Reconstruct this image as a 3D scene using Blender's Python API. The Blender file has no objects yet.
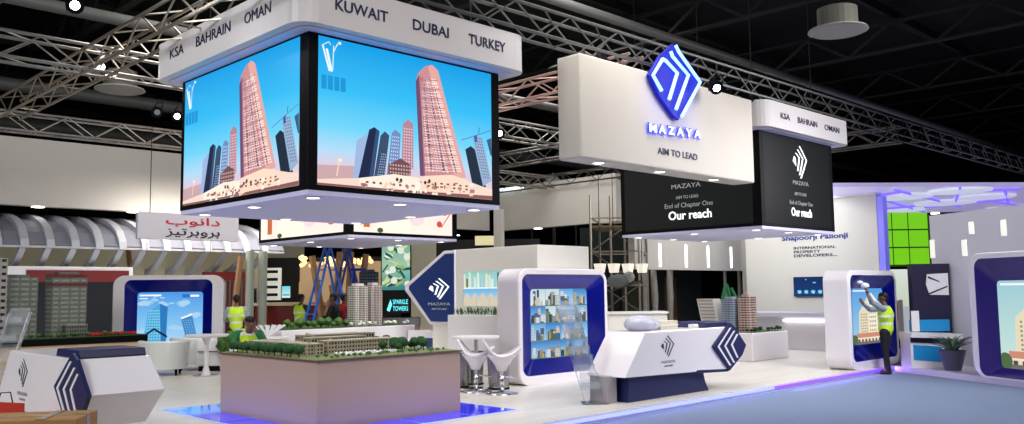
import bpy, bmesh, math, random
import numpy as np
from mathutils import Vector, Matrix
random.seed(7)
COL = bpy.context.scene.collection
# ------------------------------------------------------------------ camera model (calibrated from the booth's straight edges)
F, PIT, ROL, YAW, EYE = 872.8, .0907172, -.01226, .7936576, 1.75
c_, s_ = math.cos, math.sin
_B = np.array([[1,0,0],[0,0,-1],[0,1,0]], float)
_P = np.array([[1,0,0],[0,c_(PIT),s_(PIT)],[0,-s_(PIT),c_(PIT)]])
_Q = np.array([[c_(ROL),-s_(ROL),0],[s_(ROL),c_(ROL),0],[0,0,1]])
_T = np.array([[s_(YAW),c_(YAW),0],[-c_(YAW),s_(YAW),0],[0,0,1]])
AX = (_Q@_P@_B)@_T.T            # rows: camera right, down, forward in world (u, v, z)
def ray(x, y): return AX.T@np.array([(x-512)/F, (y-212)/F, 1.])
O_ = np.array([0,0,EYE])
def onz(x,y,z=0): d=ray(x,y); return O_+d*(z-EYE)/d[2]
def onu(x,y,u): d=ray(x,y); return O_+d*u/d[0]
def onv(x,y,v): d=ray(x,y); return O_+d*v/d[1]
def ond(x,y,D): d=ray(x,y); return O_+d*D/((_T.T@d)[1])
cam = bpy.data.cameras.new('camera'); co = bpy.data.objects.new('camera', cam); COL.objects.link(co)
R3 = Matrix([[AX[0][i], -AX[1][i], -AX[2][i]] for i in range(3)])
co.matrix_world = Matrix.Translation((0,0,EYE)) @ R3.to_4x4()
cam.sensor_width = 36; cam.lens = F/1024*36; cam.clip_end = 300
bpy.context.scene.camera = co

# ------------------------------------------------------------------ materials
def lin(c):
    return tuple(((x/12.92) if x <= .04045 else ((x+.055)/1.055)**2.4) for x in c)
MATS = {}
def mat(name, rgb, rough=.5, metal=0., noise=0., nscale=6., emit=None, es=1., bump=0., trans=0., coat=0., alpha=1., ior=1.45, col2=None):
    if name in MATS: return MATS[name]
    m = bpy.data.materials.new(name); m.use_nodes = True; nt = m.node_tree; b = nt.nodes['Principled BSDF']
    c = lin(rgb)
    b.inputs['Base Color'].default_value = (*c, 1); b.inputs['Roughness'].default_value = rough; b.inputs['Metallic'].default_value = metal
    b.inputs['IOR'].default_value = ior
    if trans: b.inputs['Transmission Weight'].default_value = trans
    if coat: b.inputs['Coat Weight'].default_value = coat
    if alpha < 1: b.inputs['Alpha'].default_value = alpha
    if emit: b.inputs['Emission Color'].default_value = (*lin(emit), 1); b.inputs['Emission Strength'].default_value = es
    if noise or bump:
        tc = nt.nodes.new('ShaderNodeTexCoord'); n = nt.nodes.new('ShaderNodeTexNoise'); n.inputs['Scale'].default_value = nscale; n.inputs['Detail'].default_value = 4
        nt.links.new(tc.outputs['Object'], n.inputs['Vector'])
        if noise:
            r = nt.nodes.new('ShaderNodeMix'); r.data_type = 'RGBA'
            d = lin(col2) if col2 else tuple(x*(1-noise) for x in c)
            r.inputs[6].default_value = (*c,1); r.inputs[7].default_value = (*d,1)
            nt.links.new(n.outputs['Fac'], r.inputs[0]); nt.links.new(r.outputs[2], b.inputs['Base Color'])
        if bump:
            bu = nt.nodes.new('ShaderNodeBump'); bu.inputs['Strength'].default_value = bump; bu.inputs['Distance'].default_value = .02
            nt.links.new(n.outputs['Fac'], bu.inputs['Height']); nt.links.new(bu.outputs['Normal'], b.inputs['Normal'])
    MATS[name] = m; return m
WHITE = mat('white_laminate', (.90,.89,.90), .3, noise=.03)
WMATT = mat('white_board', (.88,.87,.84), .6, noise=.04, nscale=2)
WSHELL = mat('white_shell', (.90,.88,.90), .25, coat=.3)
CREAM = mat('cream_fascia', (.82,.80,.77), .6, noise=.05, nscale=1.5)
BEIGE = mat('beige_plinth', (.72,.61,.53), .55, noise=.06, nscale=3)
TANW = mat('tan_plinth', (.80,.68,.54), .55, noise=.08, nscale=4)
NAVY = mat('navy_gloss', (.045,.075,.30), .45)
NAVYSIGN = mat('navy_sign', (.05,.17,.42), .4)
NAVYDK = mat('navy_dark', (.10,.08,.22), .5)
BLUEREC = mat('blue_recess', (.015,.05,.42), .18, coat=.3, emit=(.02,.05,.70), es=.04)
VIOREC = mat('violet_recess', (.10,.05,.38), .3, emit=(.10,.03,.45), es=.08)
BLACK = mat('black_frame', (.03,.03,.045), .5)
BLACK.node_tree.nodes['Principled BSDF'].inputs['Specular IOR Level'].default_value=.12
DARK = mat('dark_fabric', (.07,.08,.09), .85)
ALU = mat('truss_aluminium', (.66,.64,.61), .35, .85, noise=.1)
ALUD = mat('truss_dull', (.40,.38,.37), .45, .8)
CHROME = mat('chrome', (.85,.85,.87), .12, 1.)
DLIGHT = mat('downlight_glow', (1,1,1), .5, emit=(1,.98,.93), es=6)
LILAC = mat('lilac_soffit', (.80,.80,.93), .5)
INK = mat('navy_ink', (.12,.13,.28), .5)
INKW = mat('white_led_text', (.9,.9,.9), .5, emit=(.93,.95,.97), es=.9)
GREYT = mat('grey_led_text', (.4,.4,.4), .5, emit=(.55,.56,.57), es=.8)
LEAF = mat('model_leaf', (.10,.30,.12), .8, noise=.5, nscale=30, bump=.4)
LEAF2 = mat('leaf_bright', (.28,.45,.18), .7, noise=.5, nscale=30, bump=.4)
TRUNK = mat('trunk', (.30,.22,.15), .8)
TANB = mat('model_tan', (.64,.59,.50), .7, noise=.15, nscale=20)
ROOFB = mat('model_roof', (.70,.68,.58), .8, noise=.1, nscale=10)
GLASSD = mat('dark_window', (.15,.18,.22), .2)
WOODP = mat('pale_timber', (.72,.55,.40), .6, noise=.2, nscale=8)
REDW = mat('maroon_board', (.42,.10,.10), .5)
HIVIS = None

# ------------------------------------------------------------------ mesh builder (world coordinates)
class MB:
    def __init__(s): s.bm = bmesh.new()
    def faces(s, vs, fs):
        v = [s.bm.verts.new(p) for p in vs]
        for f in fs:
            try: s.bm.faces.new([v[i] for i in f])
            except ValueError: pass
        return s
    def box(s, x0,y0,z0,x1,y1,z1):
        x0,x1=min(x0,x1),max(x0,x1); y0,y1=min(y0,y1),max(y0,y1); z0,z1=min(z0,z1),max(z0,z1)
        return s.faces([(x0,y0,z0),(x1,y0,z0),(x1,y1,z0),(x0,y1,z0),(x0,y0,z1),(x1,y0,z1),(x1,y1,z1),(x0,y1,z1)],
            [(0,3,2,1),(4,5,6,7),(0,1,5,4),(1,2,6,5),(2,3,7,6),(3,0,4,7)])
    def cbox(s, cx,cy,cz,sx,sy,sz, rz=0):
        vs=[]
        for dz in (-1,1):
            for dx,dy in ((-1,-1),(1,-1),(1,1),(-1,1)):
                a,b=dx*sx/2,dy*sy/2
                vs.append((cx+a*c_(rz)-b*s_(rz), cy+a*s_(rz)+b*c_(rz), cz+dz*sz/2))
        return s.faces(vs,[(0,3,2,1),(4,5,6,7),(0,1,5,4),(1,2,6,5),(2,3,7,6),(3,0,4,7)])
    def loft(s, rings, cap=True, close=True):
        n=len(rings[0]); R=[[s.bm.verts.new(p) for p in r] for r in rings]
        for a,b in zip(R,R[1:]):
            for i in range(n if close else n-1):
                j=(i+1)%n
                try: s.bm.faces.new((a[i],a[j],b[j],b[i]))
                except ValueError: pass
        if cap:
            for r in (R[0][::-1],R[-1]):
                try: s.bm.faces.new(r)
                except ValueError: pass
        return s
    def tube(s, pts, r, n=6):
        pts=[Vector(p) for p in pts]; rs = r if isinstance(r,(list,tuple)) else [r]*len(pts)
        rings=[]
        for i,p in enumerate(pts):
            d=(pts[min(i+1,len(pts)-1)]-pts[max(i-1,0)]).normalized()
            a=d.orthogonal() if i==0 else (A-d*A.dot(d)); a.normalize(); A=a
            b=d.cross(a); rings.append([p+(a*c_(t)+b*s_(t))*rs[i] for t in [2*math.pi*k/n for k in range(n)]])
        return s.loft(rings)
    def lathe(s, prof, c=(0,0,0), n=20):
        return s.loft([[ (c[0]+r*c_(2*math.pi*k/n), c[1]+r*s_(2*math.pi*k/n), c[2]+z) for k in range(n)] for r,z in prof])
    def blob(s, c, r, sub=1, jit=0, sq=(1,1,1)):
        m = bmesh.ops.create_icosphere(s.bm, subdivisions=sub, radius=r)
        for v in m['verts']:
            k=1+random.uniform(-jit,jit); v.co = Vector((v.co.x*sq[0]*k+c[0], v.co.y*sq[1]*k+c[1], v.co.z*sq[2]*k+c[2]))
        return s
    def xform(s, M):
        bmesh.ops.transform(s.bm, matrix=M, verts=s.bm.verts); return s
    def build(s, name, m, parent=None, bevel=0, smooth=False, seg=2):
        bmesh.ops.recalc_face_normals(s.bm, faces=s.bm.faces)
        me=bpy.data.meshes.new(name)
        if parent is not None: s.bm.transform(parent.matrix_basis.inverted())
        s.bm.to_mesh(me); s.bm.free(); me.materials.append(m)
        o=bpy.data.objects.new(name, me); COL.objects.link(o)
        if smooth:
            for p in me.polygons: p.use_smooth=True
        if parent is not None: o.parent=parent
        if bevel:
            b=o.modifiers.new('bevel','BEVEL'); b.width=bevel; b.segments=seg; b.limit_method='ANGLE'; b.angle_limit=.6
        return o
def sub(o, par):            # move a built child one level deeper, keeping its place (parents sit at identity below the thing)
    o.parent = par; return o
def thing(name, label, cat, loc=(0,0,0), group=None, rz=0):
    o=bpy.data.objects.new(name,None); COL.objects.link(o); o.location=tuple(float(t) for t in loc); o.rotation_euler=(0,0,rz); o.empty_display_size=.1
    o.matrix_basis = Matrix.Translation(o.location) @ Matrix.Rotation(rz,4,'Z')
    o['label']=label; o['category']=cat
    if group: o['group']=group
    return o
def tag(o,label,cat,group=None,kind=None):
    o['label']=label; o['category']=cat
    if group: o['group']=group
    if kind: o['kind']=kind
    return o
def struct(o,label=None):
    o['kind']='structure'
    if label: o['label']=label
    return o
def dup(root, loc, rz=0, label=None):
    r=root.copy(); COL.objects.link(r); r.location=loc; r.rotation_euler=(0,0,rz)
    if label: r['label']=label
    for ch in list(root.children):
        d=ch.copy(); COL.objects.link(d); d.parent=r
        for g in list(ch.children):
            e=g.copy(); COL.objects.link(e); e.parent=d
    return r
def rr(w0,z0,w1,z1,r,n=6):           # rounded rectangle outline (counter-clockwise)
    out=[]
    for cx,cz,a0 in ((w1-r,z0+r,-90),(w1-r,z1-r,0),(w0+r,z1-r,90),(w0+r,z0+r,180)):
        for k in range(n+1):
            a=math.radians(a0+90*k/n); out.append((cx+r*c_(a),cz+r*s_(a)))
    return out
# ------------------------------------------------------------------ writing
def PV(v):   # plane v = const facing -v : (a, z, out) -> world
    return lambda a,z,o=0: (a, v-o, z)
def PU(u):   # plane u = const facing -u ; a is the world v
    return lambda a,z,o=0: (u-o, a, z)
_tc={}
def text_mesh(body, bold=0):
    k=(body,bold)
    if k in _tc: return _tc[k]
    cu=bpy.data.curves.new('lettering','FONT'); cu.body=body; cu.size=1; cu.resolution_u=3; cu.offset=bold
    ob=bpy.data.objects.new('lettering_src',cu); COL.objects.link(ob)
    dg=bpy.context.evaluated_depsgraph_get(); me=bpy.data.meshes.new_from_object(ob.evaluated_get(dg))
    vs=[(v.co.x,v.co.y) for v in me.vertices]; fs=[tuple(p.vertices) for p in me.polygons]
    bpy.data.objects.remove(ob); bpy.data.curves.remove(cu); bpy.data.meshes.remove(me)
    xs=[v[0] for v in vs] or [0,1]; ys=[v[1] for v in vs] or [0,1]
    mx,my,w,h=min(xs),min(ys),max(xs)-min(xs) or 1,max(ys)-min(ys) or 1
    _tc[k]=([((x-mx)/w,(y-my)/h) for x,y in vs],fs); return _tc[k]
def text(body, P, a0, a1, z0, z1, m, parent, out=.004, bold=0, name='lettering', slant=0):
    vs,fs=text_mesh(body,bold); b=MB()
    # front skin and a thin side: give the letters thickness
    V=[P(a0+(a1-a0)*x+slant*y, z0+(z1-z0)*y, out+.006) for x,y in vs]; W=[P(a0+(a1-a0)*x+slant*y, z0+(z1-z0)*y, out) for x,y in vs]
    n=len(V); b.faces(V+W, fs+[tuple(i+n for i in f[::-1]) for f in fs])
    # rim
    ec={}
    for f in fs:
        for i in range(len(f)):
            e=(f[i],f[(i+1)%len(f)]); ec[e]=1
    b.bm.verts.ensure_lookup_table()
    for (i,j) in ec:
        if (j,i) not in ec:
            try: b.bm.faces.new((b.bm.verts[i],b.bm.verts[i+n],b.bm.verts[j+n],b.bm.verts[j]))
            except ValueError: pass
    return b.build(name,m,parent)
# the diamond of nested angular bars, in a unit box
def _bar(p,h=.042): return [(x+h,z) for x,z in p]+[(x-h,z) for x,z in p[::-1]]
LOGO=[_bar([(.50,1.0),(.955,.585),(.52,.0)]),_bar([(.36,.88),(.70,.62),(.44,.09)]),_bar([(.23,.76),(.455,.63),(.32,.21)]),[(.10,.66),(.21,.59),(.22,.35),(.0,.5)]]
def logo(P, a0,a1,z0,z1, m, parent, out=.004, th=.006, name='logo', mirror=False):
    b=MB()
    for poly in LOGO:
        q=[((1-x) if mirror else x, z) for x,z in poly]
        r0=[P(a0+(a1-a0)*x, z0+(z1-z0)*z, out) for x,z in q]; r1=[P(a0+(a1-a0)*x, z0+(z1-z0)*z, out+th) for x,z in q]
        b.loft([r0,r1])
    return b.build(name,m,parent)
# ------------------------------------------------------------------ screen pictures: flat coloured shapes that glow
def screen_mat(gain=1.):
    k='screen_picture_%g'%gain
    if k in MATS: return MATS[k]
    m=bpy.data.materials.new(k); m.use_nodes=True; nt=m.node_tree; b=nt.nodes['Principled BSDF']
    a=nt.nodes.new('ShaderNodeVertexColor'); a.layer_name='Col'
    b.inputs['Base Color'].default_value=(.01,.01,.01,1); b.inputs['Roughness'].default_value=.35; b.inputs['Specular IOR Level'].default_value=.06
    nt.links.new(a.outputs['Color'], b.inputs['Emission Color']); b.inputs['Emission Strength'].default_value=gain
    MATS[k]=m; return m
class Pic:
    """x,y in 0..1, y down; later shapes lie on top."""
    def __init__(s,P,a0,a1,z0,z1): s.P=P;s.r=(a0,a1,z0,z1);s.v=[];s.f=[];s.c=[];s.k=0
    def poly(s,pts,col,cols=None):
        a0,a1,z0,z1=s.r; n=len(s.v); s.k+=1
        for x,y in pts:
            x=min(1,max(0,x)); y=min(1,max(0,y)); s.v.append(s.P(a0+(a1-a0)*x, z1+(z0-z1)*y, .0005+.00004*s.k))
        s.f.append(tuple(range(n,n+len(pts)))); s.c.append([lin(q) for q in cols] if cols else [lin(col)]*len(pts))
    def rect(s,x0,y0,x1,y1,col): s.poly([(x0,y0),(x1,y0),(x1,y1),(x0,y1)],col)
    def grad(s,x0,y0,x1,y1,stops):
        for (t0,c0),(t1,c1) in zip(stops,stops[1:]):
            ya,yb=y0+(y1-y0)*t0,y0+(y1-y0)*t1
            s.poly([(x0,ya),(x1,ya),(x1,yb),(x0,yb)],None,[c0,c0,c1,c1]); s.k-=1
        s.k+=1
    def line(s,x0,y0,x1,y1,w,col):
        dx,dy=x1-x0,y1-y0; L=math.hypot(dx,dy) or 1; nx,ny=-dy/L*w/2,dx/L*w/2
        s.poly([(x0+nx,y0+ny),(x1+nx,y1+ny),(x1-nx,y1-ny),(x0-nx,y0-ny)],col)
    def disc(s,x,y,rx,ry,col,n=12): s.poly([(x+rx*c_(2*math.pi*k/n),y+ry*s_(2*math.pi*k/n)) for k in range(n)],col)
    def build(s,parent,name='screen',gain=1.):
        me=bpy.data.meshes.new(name); inv=parent.matrix_basis.inverted()
        me.from_pydata([tuple(inv@Vector(p)) for p in s.v],[],s.f); at=me.color_attributes.new('Col','FLOAT_COLOR','CORNER')
        i=0
        for cs in s.c:
            for q in cs: at.data[i].color=(*q,1); i+=1
        me.materials.append(screen_mat(gain)); o=bpy.data.objects.new(name,me); COL.objects.link(o); o.parent=parent; return o
def windows(p, x0t,x1t,yt, x0b,x1b,yb, nx,ny, col, fx=.5, fy=.5):
    for j in range(ny):
        for i in range(nx):
            def at(s,t): xa=x0t+(x0b-x0t)*t; xb=x1t+(x1b-x1t)*t; return (xa+(xb-xa)*s, yt+(yb-yt)*t)
            s0=(i+(1-fx)/2)/nx; s1=s0+fx/nx; t0=(j+(1-fy)/2)/ny; t1=t0+fy/ny
            p.poly([at(s0,t0),at(s1,t0),at(s1,t1),at(s0,t1)],col); p.k-=1
    p.k+=1
AR_TXT=("\ufe8f\ufeee\ufee7\ufe8d\ufea9","\ufeb0\ufef4\ufe97\ufeae\ufe91\ufeed\ufeae\ufe91")
# ================================================================== SETTING
def floor_mat():
    m=bpy.data.materials.new('pale_plank_floor'); m.use_nodes=True; nt=m.node_tree; b=nt.nodes['Principled BSDF']
    tc=nt.nodes.new('ShaderNodeTexCoord'); mp=nt.nodes.new('ShaderNodeMapping'); br=nt.nodes.new('ShaderNodeTexBrick')
    br.inputs['Scale'].default_value=1; br.inputs['Brick Width'].default_value=2.4; br.inputs['Row Height'].default_value=.2; br.inputs['Mortar Size'].default_value=.004
    br.inputs['Color1'].default_value=(*lin((.93,.91,.88)),1); br.inputs['Color2'].default_value=(*lin((.89,.87,.83)),1); br.inputs['Mortar'].default_value=(*lin((.80,.77,.72)),1)
    n=nt.nodes.new('ShaderNodeTexNoise'); n.inputs['Scale'].default_value=3; n.inputs['Detail'].default_value=5
    mp2=nt.nodes.new('ShaderNodeMapping'); mp2.inputs['Scale'].default_value=(1,9,1)
    mx=nt.nodes.new('ShaderNodeMix'); mx.data_type='RGBA'; mx.blend_type='MULTIPLY'; mx.inputs[0].default_value=.25
    nt.links.new(tc.outputs['Object'],mp.inputs['Vector']); nt.links.new(mp.outputs[0],br.inputs['Vector'])
    nt.links.new(tc.outputs['Object'],mp2.inputs['Vector']); nt.links.new(mp2.outputs[0],n.inputs['Vector'])
    nt.links.new(br.outputs['Color'],mx.inputs[6]); nt.links.new(n.outputs['Fac'],mx.inputs[7]); nt.links.new(mx.outputs[2],b.inputs['Base Color'])
    b.inputs['Roughness'].default_value=.28
    return m
CARPET=mat('aisle_carpet',(.50,.56,.68),.95,noise=.25,nscale=60,bump=.3)
struct(MB().box(-12,8.15,-.119,23.6,46,0).build('floor',floor_mat()),'pale plank platform floor of the stand')
struct(MB().box(-15,-12,-.2,75,60,-.12).build('floor',CARPET),'blue grey carpet of the aisle')
ROOF=mat('dark_roof',(.03,.035,.04),.9,noise=.4,nscale=.6)
struct(MB().box(-15,-12,11,75,60,11.1).build('ceiling',ROOF),'dark hall roof')
HW=mat('hall_wall',(.10,.11,.11),.9,noise=.3,nscale=.4)
struct(MB().box(-15,60,-.2,75,60.2,11).build('wall_back',HW)); struct(MB().box(75,-12,-.2,75.2,60,11).build('wall_right',HW))
struct(MB().box(-15.2,-12,-.2,-15,60,11).build('wall_left',HW))
LEDB=mat('led_blue',(.1,.1,1),.5,emit=(.52,.56,1),es=2.4)
LEDV=mat('led_violet',(.4,.2,1),.5,emit=(.42,.26,1),es=2.0)
led=thing('led_strip','blue and violet glowing strip light along the platform edge','strip light',(12,8.13,-.08))
MB().box(4,8.12,-.07,14.6,8.148,-.025).build('light_tube',LEDB,led)
MB().box(14.6,8.12,-.07,21.0,8.148,-.025).build('light_tube',LEDV,led)
# floor inlay of blue lit glass tiles around the model table
GT=mat('blue_glass_tile',(.05,.10,.85),.08,coat=.6,emit=(.03,.09,.85),es=.75)
GTL=mat('pale_blue_tile',(.30,.60,.98),.08,coat=.6,emit=(.25,.50,.95),es=.55)
inl=thing('floor_light_tiles','blue glowing glass floor tiles laid around the beige model table','floor light',(7.4,11.4,0))
MB().box(5.62,9.28,-.002,9.3,13.55,.004).build('frame',mat('tile_frame',(.75,.82,.95),.3),inl)
us=[5.68,6.55,7.5,8.4,9.24]; vs=[9.34,10.4,11.45,12.5,13.5]
for i in range(4):
    for j in range(4):
        if i in (1,2) and j in (1,2): continue
        MB().box(us[i]+.02,vs[j]+.02,.004,us[i+1]-.02,vs[j+1]-.02,.010).build('glass_tile',GTL if (i,j) in((0,3),(1,3)) else GT,inl)
# roof structure: beams, ducts
DUCT=mat('pale_duct',(.34,.34,.33),.5,noise=.3,nscale=2); STEEL=mat('dark_steel',(.035,.035,.04),.7)
for i,(v,z,r,lab) in enumerate([(18.7,7.6,.13,'pale round air duct nearest above the left screens'),(11.4,7.5,.10,'thin pale duct running above the main lighting truss'),(27,7.7,.2,'grey air duct farther back over the left stands'),(36,8.2,.3,'farthest grey air duct under the dark roof')]):
    tag(MB().tube([(-10,v,z),(60,v,z)],r,14).build('air_duct',DUCT,smooth=True),lab,'duct')
for i in range(9):
    u=2+i*6.5; b=MB().box(u-.12,-10,9.3,u+.12,58,9.36).box(u-.12,-10,10.2,u+.12,58,10.26)
    k=0; v=-10
    while v<56:
        b.tube([(u,v,9.33),(u,v+1.4,10.23)],.06,4).tube([(u,v+1.4,10.23),(u,v+2.8,9.33)],.06,4); v+=2.8
    struct(b.build('trim_%d'%(i+1),STEEL),'dark steel roof beam')
for i in range(10):
    v=0+i*5.5; struct(MB().box(-12,v-.08,10.4,70,v+.08,10.7).build('trim_%d'%(i+20),STEEL),'dark roof purlin')
# ================================================================== TRUSSES
def truss(p0,p1,w,h,label,m=ALU,r=.03,step=.62,group=None):
    p0=Vector(p0);p1=Vector(p1);L=(p1-p0).length;d=(p1-p0).normalized();s=d.cross(Vector((0,0,1))).normalized()
    t=thing('lighting_truss',label,'truss',p0,group)
    C=[s*(w/2),s*(-w/2),s*(w/2)+Vector((0,0,h)),s*(-w/2)+Vector((0,0,h))]
    b=MB()
    for c in C: b.tube([p0+c,p1+c],r,6)
    b.build('chords',m,t)
    b=MB(); n=max(2,int(L/step)); st=L/n
    for i in range(n):
        a=p0+d*st*i; e=p0+d*st*(i+1)
        for lo,hi in ((0,2),(1,3)):
            if i%2: b.tube([a+C[lo],e+C[hi]],r*.55,4)
            else: b.tube([a+C[hi],e+C[lo]],r*.55,4)
        if i%2: b.tube([a+C[2],e+C[3]],r*.5,4); b.tube([a+C[0],e+C[1]],r*.5,4)
        if i%4==0: b.tube([a+C[0],a+C[1]],r*.5,4)
    b.build('braces',m,t); return t
truss((-2,9.4,5.72),(44,9.4,5.9),.4,.42,'long grey truss above the blue neon sign running off to the right',mat('truss_grey',(.36,.36,.35),.45,.7))
truss((-2,15.6,5.6),(24,15.6,5.6),.42,.42,'bright truss crossing behind the large screens at mid height',ALU)
truss((-2,22.3,5.6),(24,22.3,5.6),.4,.42,'truss above the white fascia at the left',ALU)
truss((5.3,9.4,5.6),(5.3,20.8,5.6),.4,.42,'diagonal truss seen from below left of the screens',mat('truss_warm',(.66,.62,.56),.35,.85))
truss((12.7,9.6,5.65),(12.7,22,5.65),.4,.4,'pink-lit truss behind the neon sign end',mat('truss_pink_lit',(.70,.58,.54),.4,.7))  # pink light on this truss is put into its metal colour
truss((18.9,9.6,5.65),(18.9,24,5.65),.4,.4,'dim rear truss low behind the neon sign',ALUD)
truss((3.35,13.2,6.25),(3.35,15.3,6.25),.4,.5,'short truss corner at the top left of the hall',ALUD)
truss((24.2,9.4,5.7),(24.2,40,5.7),.4,.42,'far dim truss over the right stands',ALUD)
# stage lights on the trusses
def stage_light(c, aim, label, on=True, power=120):
    c=Vector(c); d=(Vector(aim)-c).normalized(); t=thing('stage_light',label,'light fixture',c+Vector((0,0,.22)))
    B=MB()
    a=d.orthogonal().normalized(); b=d.cross(a)
    def ring(o,r,n=14): return [c+d*o+(a*c_(2*math.pi*k/n)+b*s_(2*math.pi*k/n))*r for k in range(n)]
    B.loft([ring(-.22,.05),ring(-.16,.11),ring(.05,.13),ring(.05,.07)]).build('housing',BLACK,t,smooth=False)
    MB().loft([ring(.048,.068),ring(.054,.068)]).build('lens',mat('lamp_lens_on',(1,1,1),.3,emit=(.95,.93,1),es=15) if on else CHROME,t)
    MB().tube([c+a*.14,c+a*.15+Vector((0,0,.12)),c+Vector((0,0,.22)),c-a*.15+Vector((0,0,.12)),c-a*.14],.015,5).build('yoke',BLACK,t)
    if on:
        l=bpy.data.lights.new('stage_lamp','SPOT'); l.energy=power; l.spot_size=1.6; l.spot_blend=.6; l.shadow_soft_size=.12; l.color=(.97,.96,1)
        o=bpy.data.objects.new('stage_lamp',l); COL.objects.link(o); o.location=c+d*.1; o.rotation_euler=d.to_track_quat('-Z','Y').to_euler()
stage_light(ond(75,5,12.6),(0.5,2,1),'lit stage lamp at the top left corner under the truss')
stage_light(ond(177,116,20.2),(4,6,1),'lit stage lamp hanging just left of the big screen')
stage_light(ond(499,133,19.5),(9,6,1),'lit stage lamp right beside the big screen edge')
stage_light(onz(716,87,5.45),(11,5,2),'lit stage lamp right above the white neon sign box')
stage_light(ond(157,112,20.2),(4,6,1),'unlit lamp beside the lit lamp left of the screens',on=False)
stage_light(ond(100,66,15.5),(6,10,2),'small lit lamp on the truss crossing top left',power=60)
for i,(x,lab) in enumerate([(600,'leftmost'),(726,'second'),(745,'third'),(772,'fourth'),(800,'rightmost')]):
    p=onv(x,85+(x-720)*.2-4 if x>650 else 52,9.4); 
    stage_light((p[0],9.35,5.62),(p[0]-1,6,2),'unlit black lamp hung under the long truss, %s of five'%lab,on=False)
def diffuser(p,label):
    t=thing('ceiling_diffuser',label,'air vent',p); x,y,z=p
    MB().lathe([(.0,.42),(.36,.42),(.36,.0),(.34,0)],(x,y,z),24).build('drum',mat('vent_drum',(.33,.32,.28),.6),t,smooth=False)
    MB().lathe([(.36,.06),(.52,.03),(.54,.0),(.50,-.02),(.0,-.02)],(x,y,z),28).build('disc',mat('vent_disc',(.52,.51,.49),.5),t,smooth=False)
diffuser(onz(120,90,6.4),'round white air diffuser hanging by the trusses at the left')
diffuser(onz(838,31,6.5),'round white air diffuser hanging in the dark at the right')
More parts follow.
